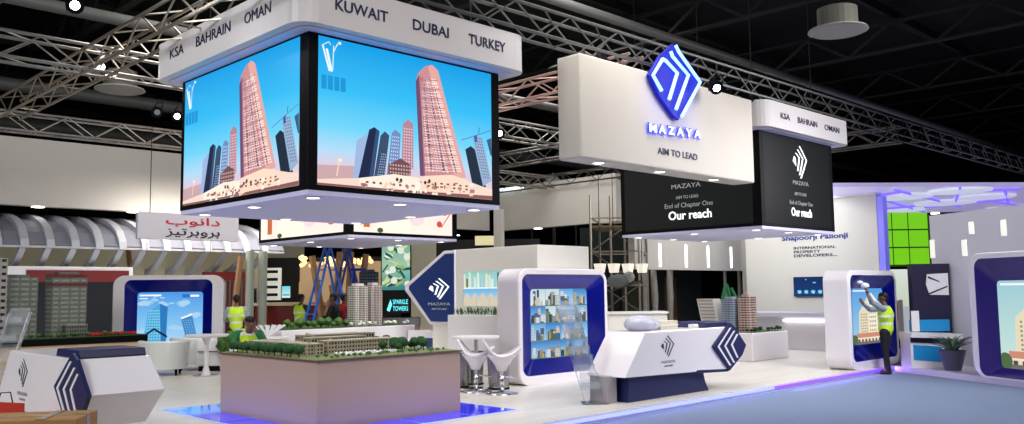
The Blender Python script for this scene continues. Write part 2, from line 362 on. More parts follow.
# ================================================================== HANGING SCREEN CUBES
def city_picture(p):
    """blue dusk sky with slender towers, as shown on the two big screens"""
    def S(X,Y):
        x=(X-18)/409.; s=x*1.17/(1+x*.17) if x<1 else x
        top=12+91*x; bot=365+40*x; return (min(1,max(0,1-(1-x)*(1+.09*x))), (Y-top)/(bot-top))
    p.grad(0,0,1,1,[(0,(.08,.62,.90)),(.35,(.20,.74,.96)),(.6,(.44,.83,.97)),(.76,(.70,.86,.96)),(.86,(.86,.80,.88)),(1,(.95,.84,.80))])
    for k in range(14): p.disc(.62-.02*k,.05+.012*(k%3),.07,.03,(.22+.02*(k%4),.68+.01*(k%4),.95)) if False else None
    def T(pts,col): p.poly([S(*q) for q in pts],col)
    # haze lights at the left foot
    T([(18,318),(100,322),(100,372),(18,366)],(.80,.66,.68)); p.disc(*S(67,308),.012,.012,(1,.93,.80)); p.line(*S(66,308),*S(60,345),.006,(1,.85,.70))
    # back towers
    T([(104,262),(128,245),(120,350),(96,352)],(.62,.72,.88))
    T([(132,236),(144,230),(156,240),(142,350),(108,350)],(.10,.15,.28)); T([(148,236),(156,240),(142,350),(132,350)],(.20,.30,.48))
    T([(158,250),(168,240),(178,250),(168,346),(143,348)],(.22,.30,.42)); windows(p,*[q for q in (S(160,252)[0],S(176,252)[0],S(0,252)[1]+.05,S(146,340)[0],S(166,340)[0],S(0,340)[1]+.02)],4,12,(.60,.72,.85))
    T([(184,244),(192,236),(204,246),(200,342),(172,344)],(.45,.55,.75)); windows(p,S(185,250)[0],S(202,250)[0],.60,S(176,340)[0],S(198,340)[0],.86,4,10,(.75,.85,.95))
    T([(210,222),(222,212),(234,222),(234,330),(206,330)],(.72,.52,.60)); windows(p,S(211,225)[0],S(233,225)[0],.53,S(208,325)[0],S(233,325)[0],.83,4,14,(.93,.80,.80))
    T([(176,318),(204,304),(228,320),(228,345),(176,345)],(.45,.30,.34)); windows(p,S(178,320)[0],S(228,320)[0],.80,S(178,345)[0],S(228,345)[0],.88,8,3,(.85,.70,.65))
    # main tower
    T([(240,120),(246,100),(262,84),(280,80),(294,94),(360,352),(250,346)],(.80,.56,.58))
    T([(270,84),(280,80),(294,94),(362,352),(330,350)],(.90,.66,.64)); T([(240,120),(248,104),(262,345),(250,346)],(.42,.30,.44))
    windows(p,S(252,108)[0],S(272,108)[0],S(260,112)[1],S(264,345)[0],S(322,345)[0],S(300,338)[1],5,38,(.97,.88,.86),.8,.45)
    windows(p,S(276,108)[0],S(288,108)[0],S(280,112)[1],S(330,345)[0],S(352,345)[0],S(340,338)[1],3,38,(1,.93,.88),.8,.5)
    windows(p,S(254,112)[0],S(290,112)[0],S(260,125)[1],S(262,340)[0],S(352,345)[0],S(300,335)[1],3,26,(.32,.24,.36),.16,.75)
    for k in range(30):
        q=(k+.5)/30; xa=252+(262-252)*q; xb=292+(350-292)*q; y=112+(338-112)*q; p.line(*S(xa,y),*S(xb,y+2),.0045,(.99,.90,.88) if k%3 else (.62,.40,.46))
    for k in range(9):
        q=k/8; p.line(*S(250+6*q+5*q*q,108+4*q),*S(256+74*q+4*(1-q),344),.003,(.70,.44,.50))
    # right towers
    T([(360,284),(374,276),(386,286),(412,376),(378,372)],(.10,.17,.25)); T([(378,256),(390,248),(404,262),(426,360),(404,372)],(.60,.70,.82)); windows(p,S(380,262)[0],S(402,264)[0],.52,S(404,360)[0],S(422,358)[0],.84,4,14,(.35,.45,.60))
    T([(382,254),(390,249),(390,266),(384,268)],(.10,.40,.75)); T([(414,262),(426,258),(428,300),(424,300)],(.25,.35,.50)); p.line(*S(350,262),*S(424,240),.004,(.25,.35,.5)); p.line(*S(394,246),*S(396,232),.004,(.2,.3,.5))
    # foreground buildings
    T([(18,352),(110,350),(190,342),(250,350),(330,346),(400,372),(430,380),(430,405),(18,366)],(.97,.86,.80))
    T([(110,350),(190,341),(248,352),(248,382),(110,374)],(1,.94,.88)); T([(252,356),(262,346),(325,344),(362,356),(376,394),(252,384)],(1,.87,.78)); windows(p,S(262,360)[0],S(370,366)[0],.90,S(262,370)[0],S(370,380)[0],.95,7,2,(.45,.28,.25),.4,.5)
    T([(18,360),(18,366),(430,405),(430,396),(200,378)],(.55,.36,.36)); windows(p,S(120,356)[0],S(240,356)[0],.94,S(120,366)[0],S(240,370)[0],.965,8,1,(.5,.3,.3),.4,.6)
    for X,Y in ((196,354),(262,362),(272,358),(286,366),(205,356)): p.disc(*S(X,Y),.008,.014,(.10,.20,.10),8)
    for k in range(60):
        X=random.uniform(112,372); Y=random.uniform(352,378)+(X-112)*.05; c=random.choice([(1,.97,.92),(.98,.82,.72),(.70,.50,.46),(1,.90,.80),(.60,.42,.42)]); ww=random.uniform(3,12); hh=random.uniform(3,9); T([(X,Y),(X+ww,Y+.5),(X+ww,Y+hh),(X,Y+hh)],c)
    # white flourish and pale blue blocks at the top left
    p.line(.02,.06,.055,.23,.009,(.92,.98,1)); p.line(.04,.08,.065,.23,.012,(.92,.98,1)); p.line(.075,.05,.07,.22,.005,(.85,.96,1)); p.line(.095,.03,.075,.09,.005,(.85,.96,1))
    p.line(.02,.06,.05,.03,.005,(.85,.96,1)); p.line(.05,.03,.06,.05,.005,(.85,.96,1)); p.disc(.105,.025,.008,.010,(1,1,1),8)
    for k in range(4): p.rect(.015+.032*k,.26,.04+.032*k,.355,(.10,.58,.84))
def pink_picture(p,flip=False):
    p.grad(0,0,1,1,[(0,(.9,.75,.75)),(.5,(1,.88,.86)),(1,(1,.93,.88))])
    f=(lambda x:1-x) if flip else (lambda x:x)
    def r(x0,y0,x1,y1,c): a,b=sorted((f(x0),f(x1))); p.rect(a,y0,b,y1,c)
    r(0,0,.08,1,(1,.96,.90)); r(.09,0,.15,.94,(.78,.42,.24)); r(.22,.3,.55,1,(1,.95,.88)); 
    p.disc(f(.25),.97,.03,.03,(.25,.35,.18)); p.disc(f(.86),.86,.03,.04,(.82,.30,.25)); p.disc(f(.92),.72,.02,.03,(.85,.25,.2)); p.disc(f(.62),.8,.08,.1,(1,.85,.86)); p.line(f(.88),.9,f(.99),.70,.01,(.8,.3,.25))
def cube(u0,v0,label,kind,w=3.35,dd=3.73,z0=3.0,z1=5.11,zt=5.67,ut=None):
    u1,v1=u0+w,v0+dd
    t=thing('hanging_screen_cube',label,'hanging screen',((u0+u1)/2,(v0+v1)/2,z0))
    b=MB(); b.box(u0,v0,z0+.06,u1,v1,z1); b.build('frame',BLACK,t,bevel=.01)
    MB().box(u0+.01,v0+.01,z0,u1-.01,v1-.01,z0+.06).build('soffit',LILAC,t)
    h=MB(); ov=.34; out=rr(u0-ov,v0-ov,u1+ov,v1+ov,.28,5)
    h.loft([[(a,b_,z1) for a,b_ in out],[(a,b_,zt) for a,b_ in out]]).build('header',mat('header_white',(.82,.80,.80),.45,noise=.03),t)
    # the lilac cove line under the header
    ins=rr(u0-.2,v0-.2,u1+.2,v1+.2,.2,4)
    MB().loft([[(a,b_,z1-.012) for a,b_ in ins],[(a,b_,z1) for a,b_ in ins]]).build('cove',LILAC,t)
    for a in (.27,w/2,w-.27):
        for b_ in (.3,dd/2,dd-.3):
            if a==w/2 and b_==dd/2: continue
            x,y=u0+a,v0+b_
            r=MB().lathe([(.11,0),(.11,-.012),(.085,-.012),(.085,0)],(x,y,z0),18).build('downlight',WHITE,t)
            MB().lathe([(.0,-.004),(.082,-.004),(.082,-.008),(0,-.008)],(x,y,z0),18).build('bulb',DLIGHT,t).parent=r
    # hoisting cables up to the truss
    for a in (.3,w-.3):
        for b_ in (.3,dd-.3): MB().tube([(u0+a,v0+b_,zt-.02),(u0+a,v0+b_,9.3)],.012,5).build('cable',STEEL,t)
    for dz,pl,a0,a1 in ((0,PU(u0),v1-.12,v0+.2),(0,PV(v0),u0+.14,u1-.17)):
        p=Pic(lambda a,z,o,pl=pl: pl(a,z,o+.004),a0,a1,z0+.13,z1-.04)
        if kind=='city': city_picture(p)
        elif kind=='pink': pink_picture(p,pl(0,0)[0]!=0 and False)
        else: p.grad(0,0,1,1,[(0,(.085,.10,.095)),(1,(.10,.115,.11))])
        p.build(t,gain=.7 if kind=='dark' else 1.12 if kind=='pink' else 1.04)
    return t
c1=cube(5.81,9.57,'huge white-topped screen cube showing city towers on a blue sky','city')
HP=PU(5.81-.34); 
for s,a0,a1 in (('KSA',12.98,12.50),('BAHRAIN',12.08,11.02),('OMAN',10.62,9.92)): text(s,HP,a0,a1,5.35,5.50,INK,c1)
HP=PV(9.57-.34)
for s,a0,a1 in (('KUWAIT',5.98,6.80),('DUBAI',7.22,7.86),('TURKEY',8.24,8.98)): text(s,HP,a0,a1,5.33,5.48,INK,c1,bold=.012)
c2=cube(16.53,9.33,'black screen cube reading Our reach hanging behind the neon sign','dark')
HP=PV(9.33-.34)
for s,a0,a1 in (('KSA',16.85,17.25),('BAHRAIN',17.6,18.5),('OMAN',18.85,19.6)): text(s,HP,a0,a1,5.33,5.46,INK,c2,bold=.012)
HP=PU(16.53-.34)
for s,a0,a1 in (('KUWAIT',12.6,11.7),('DUBAI',11.3,10.6),('TURKEY',10.2,9.4)): text(s,HP,a0,a1,5.33,5.46,INK,c2)
P=PV(9.33-.008); 
logo(P,17.93,18.60,4.2,4.93,INKW,c2,.004); text('MAZAYA',P,17.9,18.62,4.04,4.13,GREYT,c2)
text('AIM TO LEAD',P,17.95,18.5,3.80,3.87,GREYT,c2); text('End of Chapter One',P,17.72,18.78,3.56,3.68,GREYT,c2); text('Our reach',P,17.78,18.72,3.33,3.52,INKW,c2,bold=.02)
P=PU(16.53-.008)
logo(P,11.5,10.85,4.24,4.95,INKW,c2,.004); text('MAZAYA',P,11.58,10.80,4.03,4.13,GREYT,c2)
text('AIM TO LEAD',P,11.47,10.87,3.79,3.86,GREYT,c2); text('End of Chapter One',P,11.78,10.5,3.56,3.70,GREYT,c2); text('Our reach',P,11.68,10.54,3.32,3.52,INKW,c2,bold=.02)
c3=cube(11.01,16.4,'lower rear screen cube with pink pictures seen under the big one','pink',w=3.2,dd=4.05)
# ================================================================== NEON SIGN BOX
sg=thing('hanging_sign_box','long white hanging box with blue neon diamond and letters','sign',(13.05,9.25,3.86))
MB().box(10.42,9.0,3.86,15.72,9.5,5.56).build('box',mat('sign_white',(.79,.76,.71),.5,noise=.03,nscale=2),sg,bevel=.03)
for u in (11.1,12.8,14.55):
    r=MB().lathe([(.12,0),(.12,-.012),(.09,-.012),(.09,0)],(u,9.22,3.86),18).build('downlight',WHITE,sg)
    MB().lathe([(.0,-.004),(.088,-.004),(.088,-.008),(0,-.008)],(u,9.22,3.86),18).build('bulb',DLIGHT,sg).parent=r
P=PV(9.0)
NEON=mat('neon_tube',(.4,.5,1),.4,emit=(.50,.64,1),es=2.8); NBACK=mat('neon_back_glow',(.01,.01,.30),.5,emit=(.03,.04,.95),es=.45)  # blue tube glow put into the backplate as emission
hexp=[(12.90,6.17),(13.72,5.58),(13.0,4.77),(12.88,4.80),(12.42,5.13),(12.13,5.46),(12.47,5.86)]
MB().loft([[P(a,z,.02) for a,z in hexp],[P(a,z,.09) for a,z in hexp]]).build('logo_backplate',NBACK,sg,bevel=.02)
for L in ([(12.91,6.12),(13.0,6.02),(13.66,5.57),(13.03,4.84)],[(12.75,5.98),(12.80,5.90),(13.28,5.64),(12.86,4.95)],[(12.50,5.80),(12.60,5.78),(12.93,5.62),(12.66,5.10)],[(12.50,5.80),(12.20,5.46),(12.44,5.22)]):
    MB().tube([P(a,z,.13) for a,z in L],.034,6).build('neon_tube',NEON,sg)
NLET=mat('neon_letter',(.6,.7,1),.4,emit=(.72,.80,1),es=1.6); NLB=mat('letter_glow',(.1,.1,1),.4,emit=(.08,.10,.95),es=1.5)
for i,ch in enumerate('MAZAYA'):
    a=12.16+i*.275; z=4.47+.012*i
    text(ch,P,a-.02,a+.225,z-.02,z+.17,NLB,sg,out=.03,bold=.05,name='letter_halo'); text(ch,P,a,a+.20,z,z+.15,NLET,sg,out=.05,bold=.03,name='letter')  # larger blue letters behind paint the halo of the neon
text('AIM TO LEAD',P,12.44,13.68,4.12,4.24,INK,sg,bold=.02)
for u in (11,15.2): MB().tube([(u,9.4,5.54),(u,9.4,5.78)],.02,5).build('cable',STEEL,sg)
# ================================================================== MODEL TABLES
mt=thing('model_table','beige square plinth with model houses nearest the camera','table',(7.4,11.25,0))
MB().box(6.18,9.9,0.0,8.62,12.58,.87).build('plinth',BEIGE,mt,bevel=.006)
MB().box(6.15,9.87,.87,8.65,12.61,.89).build('rim',mat('rim_brown',(.38,.30,.20),.6),mt)
MB().box(6.19,9.91,.885,8.61,12.57,.895).build('ground',mat('model_ground',(.55,.55,.42),.9,noise=.5,nscale=9,col2=(.30,.42,.18)),mt)
def block(name,label,u0,v0,u1,v1,z,h,m=TANB,roof=ROOFB,nf=3,group=None):
    t=thing(name,label,'model building',((u0+u1)/2,(v0+v1)/2,z),group)
    MB().box(u0,v0,z,u1,v1,z+h).build('body',m,t)
    r=MB().box(u0-.012,v0-.012,z+h,u1+.012,v1+.012,z+h+.012)
    r.box(u0+.05,v0+.05,z+h+.012,u0+.09,v0+.1,z+h+.035).build('roof',roof,t)
    w=MB(); fh=h/nf
    for k in range(nf):
        zz=z+fh*k+fh*.25; zt=zz+fh*.5
        n=max(2,int((u1-u0)/.05)); s=(u1-u0)/n
        for i in range(n): w.box(u0+s*i+s*.25,v0-.003,zz,u0+s*i+s*.75,v0+.001,zt)
        n=max(2,int((v1-v0)/.05)); s=(v1-v0)/n
        for i in range(n): w.box(u0-.003,v0+s*i+s*.25,zz,u0+.001,v0+s*i+s*.75,zt)
    w.build('windows',GLASSD,t)
    p=MB(); n=max(2,int((u1-u0)/.15)); s=(u1-u0)/n
    for i in range(n+1): p.box(u0+s*i-.008,v0-.014,z,u0+s*i+.008,v0,z+h)
    n=max(2,int((v1-v0)/.15)); s=(v1-v0)/n
    for i in range(n+1): p.box(u0-.014,v0+s*i-.008,z,u0,v0+s*i+.008,z+h)
    p.build('pilasters',m,t); return t
block('model_building','long tan model terrace behind the left row of model trees',6.55,10.75,6.8,12.4,.895,.15)
block('model_building','tan model terrace in the middle facing the parked model cars',6.95,10.85,8.15,11.1,.895,.17)
block('model_building','rear tan model terrace at the back of the beige table',7.1,11.7,8.35,11.98,.895,.22)
block('model_building','short tan model block between the two long terraces',6.95,11.3,7.9,11.5,.895,.20)
def mtree(p,r,label,group,m=LEAF,first=[None]):
    t=thing('model_tree',label,'model tree',p,group); x,y,z=p
    MB().tube([(x,y,z-.003),(x,y,z+r*1.1)],[r*.14,r*.1],5).build('trunk',TRUNK,t)
    MB().blob((x,y,z+r*1.35),r,2,.10,(1,1,.85)).build('foliage',m,t); return t
T0=mtree((0,0,0),.078,'round dark green model tree in the row along the left edge of the beige table','model trees along the left edge')
first=True
for i in range(13):
    loc=(6.29+random.uniform(-.02,.02),12.42-i*.155,.8955); s=random.uniform(.85,1.15)
    o=T0 if i==0 else dup(T0,loc); o.location=loc; o.scale=(s,s,s)
T1=mtree((0,0,0),.07,'green model tree in the clump at the right end of the beige table','model trees at the right end')
k=0
for i in range(18):
    loc=(random.uniform(7.75,8.5),random.uniform(10.35,11.3),.8955); s=random.uniform(.8,1.3)
    if abs(loc[1]-10.97)<.2 and loc[0]<8.25: loc=(8.3+random.uniform(0,.2),loc[1],.8955)
    o=T1 if k==0 else dup(T1,loc); k+=1; o.location=loc; o.scale=(s,s,s)
T2=mtree((0,0,0),.03,'tiny pale green shrub on the front lawn of the beige table','tiny model shrubs at the front edge',LEAF2)
k=0
for i in range(30):
    loc=(6.35+i*.073+random.uniform(-.02,.02),random.uniform(9.96,10.2),.8955); s=random.uniform(.6,1.2)
    o=T2 if k==0 else dup(T2,loc); k+=1; o.location=loc; o.scale=(s,s,s*.8)
CARW=mat('model_car_white',(.93,.93,.95),.3)
def mcar():
    t=thing('model_car','tiny white model car parked before the tan terraces','model car',(0,0,0),'tiny model cars on the beige table')
    b=MB(); pr=[(-.035,0),(.035,0),(.035,.012),(.022,.015),(.012,.026),(-.018,.026),(-.03,.014),(-.035,.012)]
    b.loft([[(x,-.014,z+.004) for x,z in pr],[(x,.014,z+.004) for x,z in pr]]).build('body',CARW,t)
    w=MB()
    for x in (-.02,.02):
        for y in (-.013,.013): w.tube([(x,y-.003,.006),(x,y+.003,.006)],.0065,8)
    w.build('wheels',BLACK,t); return t
C0=mcar(); k=0
for j,(v,n) in enumerate(((10.36,11),(10.52,12),(10.66,9))):
    for i in range(n):
        loc=(6.95+i*.085+random.uniform(-.01,.01),v+random.uniform(-.02,.02),.8955)
        o=C0 if k==0 else dup(C0,loc,random.choice([0,1.57])+random.uniform(-.2,.2)); o.location=loc; k+=1
# --- second table under the rear cube
t3=thing('model_table','long low white display counter behind the beige table','table',(11.4,17.6,0))
MB().box(9.6,16.8,0,13.2,18.9,.98).build('plinth',WSHELL,t3,bevel=.02)
MB().box(9.68,16.88,.98,13.12,18.8,.99).build('ground',mat('model_lawn',(.25,.38,.16),.9,noise=.5,nscale=8),t3)
def tower(u,v,z,w,d,h,label,m,nf,balc=True,dark=GLASSD,step=None):
    t=thing('model_tower',label,'model building',(u,v,z))
    MB().box(u-w/2,v-d/2,z,u+w/2,v+d/2,z+h).build('body',m,t)
    f=MB(); g=MB(); fh=h/nf
    for k in range(nf):
        zz=z+fh*k
        if balc:
            f.box(u-w/2-.025,v-d*.28,zz+fh*.12,u-w/2,v+d*.28,zz+fh*.42); f.box(u-w*.28,v-d/2-.025,zz+fh*.12,u+w*.28,v-d/2,zz+fh*.42)
        for a,b in ((-.46,-.32),(-.25,-.03),(.03,.25),(.32,.46)):
            g.box(u+w*a,v-d/2-.002,zz+fh*.45,u+w*b,v-d/2+.002,zz+fh*.85); g.box(u-w/2-.002,v+d*a,zz+fh*.45,u-w/2+.002,v+d*b,zz+fh*.85)
    if balc: f.build('balconies',m,t)
    g.build('windows',dark,t)
    MB().box(u-w*.3,v-d*.3,z+h,u+w*.3,v+d*.3,z+h+.06).build('roof',m,t); return t
WT=mat('model_white',(.83,.80,.76),.6,noise=.1,nscale=20); WT2=mat('model_grey',(.62,.60,.58),.6,noise=.2,nscale=20); DT=mat('model_dark_tower',(.20,.24,.30),.3)
tower(11.85,17.25,.99,.34,.34,.93,'white model tower left of the pair behind the beige table',WT,22)
tower(12.35,17.35,.99,.30,.30,.95,'white ribbed model tower right of the pair',mat('model_rib',(.78,.74,.72),.6),24,dark=mat('win_brown',(.35,.28,.28),.4))
tower(12.62,17.9,.99,.34,.34,1.28,'dark glass model tower rising behind the white pair',DT,16,balc=False,dark=mat('dk_win',(.10,.13,.18),.2))
TG=mtree((0,0,0),.085,'bushy green model tree on the white counter left of the white towers','model trees left of the white towers',LEAF2)
for k in range(16):
    loc=(9.95+random.uniform(0,1.6),16.95+random.uniform(0,.5),.991); s=random.uniform(.7,1.3)
    o=TG if k==0 else dup(TG,loc); o.location=loc; o.scale=(s,s,s)
TW=mtree((0,0,0),.045,'small white flowering model bush at the front of the white counter','white model bushes',mat('white_bush',(.85,.86,.80),.8,bump=.4,nscale=40))
for k in range(22):
    loc=(11.4+random.uniform(0,1.75),16.9+random.uniform(0,.22),.991); s=random.uniform(.7,1.2)
    o=TW if k==0 else dup(TW,loc); o.location=loc; o.scale=(s,s,s)
# --- plinth with three towers under the black cube
t4=thing('model_table','white plinth with model towers right behind the long desk','table',(19.8,12.8,0))
MB().box(18.9,11.05,0,20.65,15.2,.68).build('plinth',WSHELL,t4,bevel=.02)
MB().box(18.97,11.12,.68,20.58,15.1,.69).build('ground',MATS['model_lawn'],t4)
tower(19.35,11.42,.69,.32,.32,.86,'beige model tower rightmost on the white plinth',mat('model_beige',(.80,.70,.66),.6),14)
tower(19.3,11.85,.69,.34,.34,.80,'blue-grey striped model tower in the middle on the white plinth',mat('model_bluegrey',(.62,.66,.72),.5),14,dark=mat('win_blue',(.25,.35,.48),.3))
lt=thing('model_tower','pale slanting model tower leftmost on the white plinth','model building',(19.35,12.35,.69))
b=MB(); b.loft([[(19.1,12.05,.69),(19.55,12.05,.69),(19.55,12.55,.69),(19.1,12.55,.69)],[(19.1,12.25,1.5),(19.45,12.25,1.5),(19.45,12.72,1.5),(19.1,12.72,1.5)]]).build('body',mat('model_pale',(.80,.78,.76),.5),lt)
b=MB()
for k in range(9):
    z=.76+k*.085; o=.2*k*.085/.81; b.box(19.085,12.1+o,z,19.1,12.5+o,z+.03)
b.build('balconies',WT2,lt)
TP=mtree((0,0,0),.05,'small dark green model shrub on the white tower plinth','model shrubs on the tower plinth')
for k in range(30):
    loc=(19.05+random.uniform(0,1.45) if k%2 else 19.05,11.17+random.uniform(0,.12) if k%2 else 11.2+random.uniform(0,2.6),.691); s=random.uniform(.7,1.2)
    o=TP if k==0 else dup(TP,loc); o.location=loc; o.scale=(s,s,s)
# --- left model table of the neighbouring stand
t5=thing('model_table','tan plinth with grey model towers at the far left','table',(5.6,21.3,0))
MB().box(2.9,20.3,0,8.15,22.6,.72).build('plinth',TANW,t5,bevel=.008)
MB().box(2.88,20.28,.72,8.18,22.62,.86).build('edge',BLACK,t5)
MB().box(2.92,20.32,.86,8.14,22.58,.88).build('ground',MATS['model_lawn'],t5)
GM=mat('model_grey_green',(.46,.48,.45),.6,noise=.6,nscale=14); GW=mat('pale_win',(.62,.65,.60),.4,noise=.6,nscale=16)
a=onv(65,325,20.9); tower(a[0],20.9,.88,.72,.5,1.36,'tall grey model tower with red bands on the tan plinth',GM,14,balc=False,dark=GW)
rb=MB(); 
x0=a[0]; rb.box(x0-.37,20.63,2.0,x0+.37,21.17,2.05).box(x0-.37,20.63,2.19,x0+.37,21.17,2.245)
o=rb.build('red_band',REDW,None); o.parent=[q for q in COL.objects if q.name.startswith('model_tower') and q.get('label','').startswith('tall grey')][0]; o.matrix_parent_inverse=o.parent.matrix_basis.inverted()
a=onv(15,325,21.1); tower(a[0],21.1,.88,.72,.5,1.30,'grey green model tower at the far left edge',GM,12,balc=False,dark=GW)
a=onv(-14,325,20.9); tower(a[0],20.9,.88,.6,.5,1.7,'pale model tower cut by the left frame edge',WT2,12,balc=False)
a=onv(64,320,20.6); block('model_building','low grey model block right of the red banded tower',a[0]+.0,20.42,a[0]+.42,20.62,.88,.25,GM,WT2,3)
RB=mat('red_speck',(.75,.15,.12),.5)
TL=mtree((0,0,0),.06,'green model shrub on the tan plinth at the far left','model shrubs on the tan plinth',LEAF2)
for k in range(26):
    loc=(5.2+random.uniform(0,2.7),20.36+random.uniform(0,.15),.881); s=random.uniform(.5,.9)
    o=TL if k==0 else dup(TL,loc); o.location=loc; o.scale=(s,s,s)
RR_=thing('model_car','tiny red model vehicle on the tan plinth','model car',(0,0,0),'tiny red model vehicles')
b=MB(); pr=[(-.06,0),(.06,0),(.06,.03),(.03,.06),(-.04,.06),(-.06,.035)]
b.loft([[(x,-.03,z+.01) for x,z in pr],[(x,.03,z+.01) for x,z in pr]]).build('body',RB,RR_)
b=MB(); b.tube([(-.035,-.031,.014),(-.035,.031,.014)],.014,8).tube([(.035,-.031,.014),(.035,.031,.014)],.014,8).build('wheels',BLACK,RR_)
for k in range(12):
    loc=(6.7+k*.115,20.5+random.uniform(-.05,.1),.881); o=RR_ if k==0 else dup(RR_,loc,random.uniform(-.4,.4)); o.location=loc
# ================================================================== DISPLAY PODS
def pod(label,cx,fv,w,h,d,rz,pic,sx0,sx1,sz0,sz1,bx=.10,rad=.26,bz0=.17,rec=None):
    """local: x along the front, y to the back, front at y=0"""
    t=thing('display_pod',label,'display',(cx,fv,0),rz=rz)
    M=t.matrix_basis
    def W(x,y,z): return M@Vector((x,y,z))
    out=rr(-w/2,0,w/2,h,rad,8); inn=rr(-w/2+bx,bz0,w/2-bx,h-.11,rad*.62,8); scr=rr(sx0,sz0,sx1,sz1,.08,8)
    outs=rr(-w/2+.02,0.0,w/2-.02,h-.02,rad,8)
    B=MB(); B.loft([[W(x,.16,z) for x,z in inn],[W(x,0,z) for x,z in inn],[W(x,-.0,z) for x,z in outs],[W(x,.025,z) for x,z in out],[W(x,d,z) for x,z in out]],cap=False)
    o=B.build('shell',WSHELL,t); 
    for p in o.data.polygons: p.use_smooth=False
    B=MB(); B.loft([[W(x,.005,z) for x,z in inn],[W(x,.16,z) for x,z in scr],[W(x,.17,z) for x,z in scr]],cap=False).build('blue_surround',rec or BLUEREC,t)
    MB().loft([[W(x,.18,z) for x,z in inn],[W(x,d-.01,z) for x,z in inn]]).build('back_panel',NAVY,t)
    p=Pic(lambda a,z,o: tuple(W(a,.165-o,z)),sx0,sx1,sz0,sz1); pic(p); p.build(t)
    return t
def face_frame(p,c=(.9,.95,1)): pass
def pic_grid(p):
    random.seed(3)
    skies=[((.35,.65,.9),(.7,.85,.95)),((.75,.85,.9),(.9,.92,.9)),((.2,.5,.8),(.6,.8,.92)),((.5,.7,.85),(.85,.88,.85))]
    bc=[(.75,.7,.6),(.55,.62,.68),(.85,.82,.75),(.45,.55,.45),(.3,.42,.55),(.7,.60,.42),(.9,.9,.92),(.20,.28,.36),(.35,.40,.36)]
    for j in range(4):
        for i in range(4):
            x0,x1,y0,y1=i/4,(i+1)/4,j/4,(j+1)/4; s=random.choice(skies); p.grad(x0,y0,x1,y1,[(0,s[0]),(1,s[1])])
            for k in range(9):
                bx=x0+random.uniform(.0,.19); bw=random.uniform(.03,.08); bh=random.uniform(.10,.25)*(1-.06*k); c=random.choice(bc)
                p.rect(bx,y1-bh,min(bx+bw,x1),y1,c); windows(p,bx,min(bx+bw,x1),y1-bh,bx,min(bx+bw,x1),y1,3,6,tuple(q*.6 for q in c))
            p.rect(x0,y1-.012,x1,y1,random.choice([(.3,.45,.2),(.6,.55,.4),(.25,.5,.6)])); p.disc(x0+random.uniform(.05,.2),y1-.02,.03,.012,(.30,.42,.20),8)
    for i in range(5): p.rect(i/4-.002,0,i/4+.002,1,(.35,.5,.6)); p.rect(0,i/4-.002,1,i/4+.002,(.35,.5,.6))
def pic_cream(p,sky=((.35,.62,.88),(.62,.82,.92))):
    p.grad(0,0,1,1,[(0,sky[0]),(1,sky[1])])
    p.poly([(.18,1),(.2,.42),(.38,.26),(.5,.12),(.62,.08),(.78,.2),(.95,.34),(1,1)],(.90,.86,.74)); p.poly([(.5,.12),(.62,.08),(.78,.2),(.8,1),(.5,1)],(.96,.93,.84))
    for a,b,y in ((.24,.47,.44),(.52,.76,.24),(.82,.98,.42)): windows(p,a,b,y,a,b,.80,3 if b-a<.2 else 4,7,(.62,.56,.48),.5,.5)
    p.rect(.1,.80,1,.9,(.82,.55,.45)); p.rect(.1,.88,1,.90,(.95,.9,.8)); windows(p,.12,1,.90,.12,1,.97,8,1,(.35,.25,.22),.5,.8); p.rect(0,.95,1,1,(.45,.42,.40)); p.disc(.05,.92,.09,.1,(.3,.42,.25))
    p.rect(.04,.03,.5,.055,(.95,.97,1))
def pic_pale(p): pic_cream(p,((.62,.80,.84),(.80,.90,.86)))
def pic_blue(p):
    p.grad(0,0,1,1,[(0,(.30,.60,.90)),(.5,(.50,.76,.95)),(1,(.70,.86,.97))])
    for x,y,r in ((.15,.2,.14),(.3,.1,.10),(.7,.2,.16),(.85,.4,.14),(.6,.6,.15),(.1,.7,.14),(.45,.2,.12)): [p.disc(x+random.uniform(-.08,.08),y+random.uniform(-.04,.04),r*random.uniform(.25,.6),r*random.uniform(.12,.3),(.52+.05*q,.76+.025*q,.95)) for q in (0,1,2,3,2,3)]
    p.poly([(.08,1),(.16,.35),(.34,.2),(.38,1)],(.30,.66,.86)); p.poly([(.34,.2),(.46,.26),(.44,1),(.37,1)],(.16,.48,.74)); windows(p,.17,.34,.3,.1,.38,.98,6,14,(.55,.84,.95),.6,.5)
    p.poly([(.08,.76),(.26,.62),(.46,.76),(.46,.80),(.26,.66),(.08,.80)],(.06,.10,.20))
    p.poly([(.66,.45),(.83,.38),(.92,.82),(.76,.86)],(.26,.52,.76)); p.poly([(.66,.45),(.83,.38),(.84,.41),(.67,.48)],(.95,.97,1)); windows(p,.68,.83,.48,.77,.91,.8,4,8,(.45,.7,.88))
    p.poly([(.62,.86),(.74,.8),(.94,.84),(.98,.92),(.62,.94)],(.93,.95,.97)); p.poly([(.3,1),(.5,.88),(.62,.95),(.64,1)],(.12,.35,.65)); p.rect(0,.95,1,1,(.4,.66,.8))
    p.rect(.03,.04,.36,.07,(.95,.98,1)); p.rect(.03,.10,.16,.12,(.9,.95,1)); p.rect(.68,.04,.95,.10,(.15,.45,.80)); p.rect(.80,.05,.94,.09,(.95,.98,1))
pod('white rounded kiosk with blue surround and grid of building pictures behind the desk',12.78,11.53,2.6,2.18,.56,0,pic_grid,-.82,.82,.46,1.79)
pod('white rounded kiosk touched by the installer in the yellow vest',19.28,8.23,2.5,2.12,.56,0,pic_cream,-.74,.84,.50,1.72)
